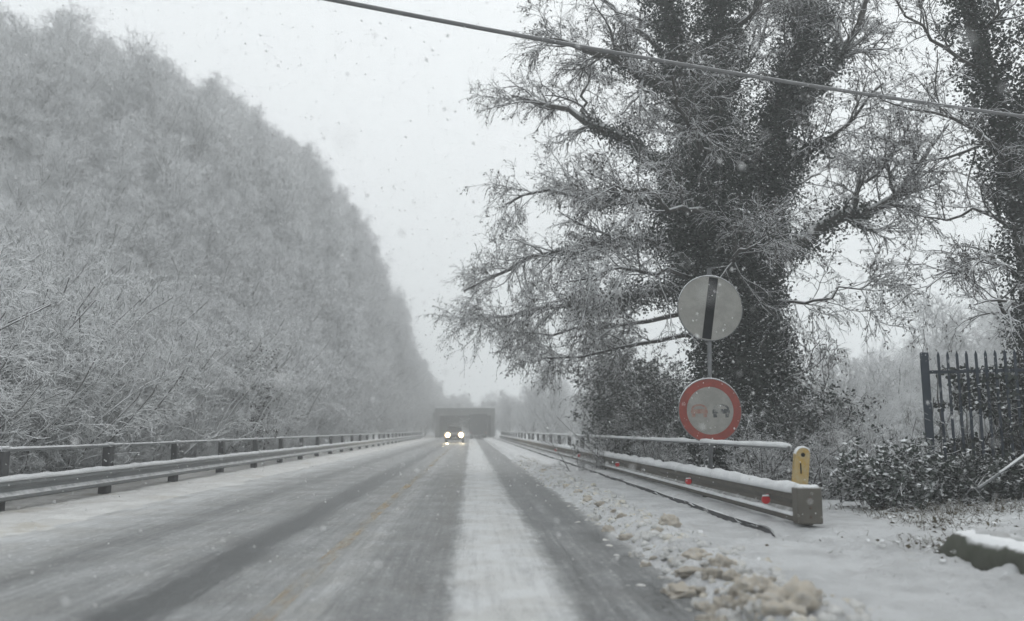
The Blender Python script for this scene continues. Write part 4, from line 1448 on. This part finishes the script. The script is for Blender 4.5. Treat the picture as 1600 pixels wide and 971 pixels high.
# ------------------------------------------------------------------ dark lorry ahead and the overpass it drives under
lo = empty('lorry', (1.05, 114.0, 0.02))
MB().box(-1.22, 1.22, 0, 7.0, 0.95, 3.3, 0.04).build('cargo_box', 'lorry_dark', lo)
for s in (-1, 1):
    dr = MB().box(min(s * 0.02, s * 1.15), max(s * 0.02, s * 1.15), -0.04, -0.003, 1.05, 3.2, 0.01).build('rear_door', 'lorry_dark', lo)
    MB().tube([(s * 0.2, -0.06, 1.2), (s * 0.2, -0.06, 3.0)], 0.02, 6).build('lock_rod', 'galvanised', dr)
    MB().box(s * 1.0 - 0.15, s * 1.0 + 0.15, -0.03, 0.02, 0.72, 0.86, 0.01).build('tail_lamp', 'tail_lamp', lo)
    for y in (1.2, 6.6):
        MB().tube([(s * 0.75, y, 0.48), (s * 1.15, y, 0.48)], 0.48, 16).build('wheel', 'tyre_rubber', lo)
MB().box(-1.15, 1.15, 0.02, 0.14, 0.5, 0.7, 0.01).build('bumper', 'dark_post', lo)
MB().box(-1.1, 1.1, 0.2, 8.6, 0.7, 0.94).build('chassis', 'dark_post', lo)
MB().box(-1.15, 1.15, 7.2, 9.0, 0.96, 2.9, 0.08).build('cab', 'lorry_dark', lo)
tag(lo, 'dark boxy vehicle ahead beside the oncoming car, under the overpass', 'lorry')

ov = empty('overpass', (0, 130.0, 0))
LEN = 34.0
MB().box(-5.5, 3.8, 0, LEN, 3.5, 4.2).build('deck', 'old_concrete', ov)
for y0 in (-0.25, LEN + 0.003):
    pp = MB().box(-5.5, 3.8, y0, y0 + 0.247, 3.4, 4.55).build('parapet', 'old_concrete', ov)
    link('snow_cap', snow_ridge([(x, y0 + 0.12, 4.548) for x in np.linspace(-5.5, 3.8, 40)], 0.25, 0.14, 61), 'snow_verge', pp)
MB().box(3.2, 3.75, 0.3, LEN - 0.3, -0.5, 3.498).build('abutment', 'old_concrete', ov)
MB().box(-5.45, -4.7, 0.3, LEN - 0.3, -0.5, 3.498).build('abutment', 'old_concrete', ov)
tag(ov, 'low dark overpass crossing the road in the haze', 'bridge')
for k, (x, y, s_) in enumerate([(-5.0, 133, 0.45), (-3.1, 136, 0.35), (0.4, 134, 0.4), (2.2, 132.5, 0.55), (3.6, 134, 0.6), (-5.6, 132, 0.5), (-4.2, 133, 0.4)]):
    place_tree(SHRUB[k % 3], x, y, s_, k * 2.1, 'snowy bush growing on top of the overpass', 'bushes on top of the overpass', 'shrub', 'bare_shrub', ('stems', 'twigs'), z=4.2, sink=0.02)
g = np.random.default_rng(29)
for k, (x, y, s_) in enumerate([(6.0, 127, 0.7), (7.8, 120, 0.75), (6.6, 113, 0.6), (7.4, 104, 0.6), (5.6, 130, 0.6)]):
    place_tree(PROTO[k % 4][0], x, y, s_, k * 2.1, 'pale tree fading into the haze beside the far end of the right guardrail', 'hazy trees far along the right guardrail', z=-0.2)
leafy_bush('evergreen_bush', 'dark evergreen trees added to darken the overpass opening', 'bush', -4.6, 170, 3.2, 2.0, 6.5, 9000, (0.2, 0.4), 'ivy', 131, z0=-0.3, stems=40)  # added dark backing so the overpass opening does not look bright
leafy_bush('evergreen_bush', 'dark evergreen growth added beyond the overpass to darken its opening', 'bush', 1.6, 173, 3.2, 2.0, 6.5, 9000, (0.2, 0.4), 'ivy', 132, z0=-0.3, stems=40)  # second added dark backing for the overpass opening
for k, (x, y, s_) in enumerate([(-7.4, 128, 0.62), (-8.4, 124, 0.7), (-7.0, 131, 0.6), (-8.6, 117, 0.6), (-8.2, 133, 0.75)]):
    place_tree(PROTO[k % 4][0], x, y, s_, k * 1.9, 'hazy snowy tree against the left end of the overpass', 'hazy trees at the left end of the overpass', z=0.0)
# the wood round the bend behind the overpass
pts, idx, rzs, scs = [], [], [], []
g = np.random.default_rng(5)
for k in range(150):
    X, Y = g.uniform(-34, 46), g.uniform(168, 215)
    if abs(X + 1.5) < 6 and Y < 190:
        continue
    pts.append((X, Y, max(float(ground_z(X, Y)), -0.3) if X < -7 else -0.4))
    idx.append(int(g.integers(0, 4)))
    rzs.append(g.uniform(0, 6.28))
    scs.append(g.uniform(0.8, 1.1))
for k in range(170):
    X, Y = g.uniform(13, 75), g.uniform(75, 150)
    pts.append((X, Y, float(ground_z(X, Y)) - 0.2))
    idx.append(int(g.integers(0, 4)))
    rzs.append(g.uniform(0, 6.28))
    scs.append(g.uniform(0.7, 1.0))
instancer('distant_wood', pts, idx, rzs, scs, SRC, 'pale wood far off in the haze behind the overpass and big tree')

# ------------------------------------------------------------------ falling snow
g = np.random.default_rng(3)
n = 42000
C = np.stack([g.uniform(-14, 14, n), 0.7 + 24 * g.uniform(0, 1, n) ** 0.9, g.uniform(0.05, 12, n)], 1)
a = 0.004 + 0.008 * g.random((n, 1)) ** 2
d = norm(np.array([0.45, 0.2, -1.0]) + g.normal(0, 0.25, (n, 3)))
u = norm(np.cross(d, np.array([0.0, 1, 0.1])))
w = np.cross(d, u)
st = 1.0 + 0.8 * g.random((n, 1))
V = np.stack([C + d * a * st, C + u * a, C + w * a, C - u * a, C - w * a, C - d * a * st], 1).reshape(-1, 3)
bq = (np.arange(n) * 6)[:, None, None]
F = np.array([[0, 1, 2], [0, 2, 3], [0, 3, 4], [0, 4, 1], [5, 2, 1], [5, 3, 2], [5, 4, 3], [5, 1, 4]])[None]
tag(link('falling_snow', mesh('falling_snow', V, tris=(bq + F).reshape(-1, 3), smooth=True), 'flake'), 'falling snowflakes in the air over the road', 'snowflakes', None, 'stuff')

# ------------------------------------------------------------------ haze
hz = MB().box(-640, 640, -60, 920, -3, 82)
hm = bpy.data.materials.new('haze')
hm.use_nodes = True
hm.node_tree.nodes.clear()
ho = hm.node_tree.nodes.new('ShaderNodeOutputMaterial')
hv = hm.node_tree.nodes.new('ShaderNodeVolumePrincipled')
hv.inputs['Color'].default_value = (0.97, 0.985, 0.99, 1)
hv.inputs['Density'].default_value = 0.0045
hv.inputs['Anisotropy'].default_value = 0.2
hm.node_tree.links.new(hv.outputs[0], ho.inputs['Volume'])
MATS['haze'] = hm
tag(hz.build('haze', 'haze'), 'snow haze filling the valley air', 'haze', None, 'stuff')
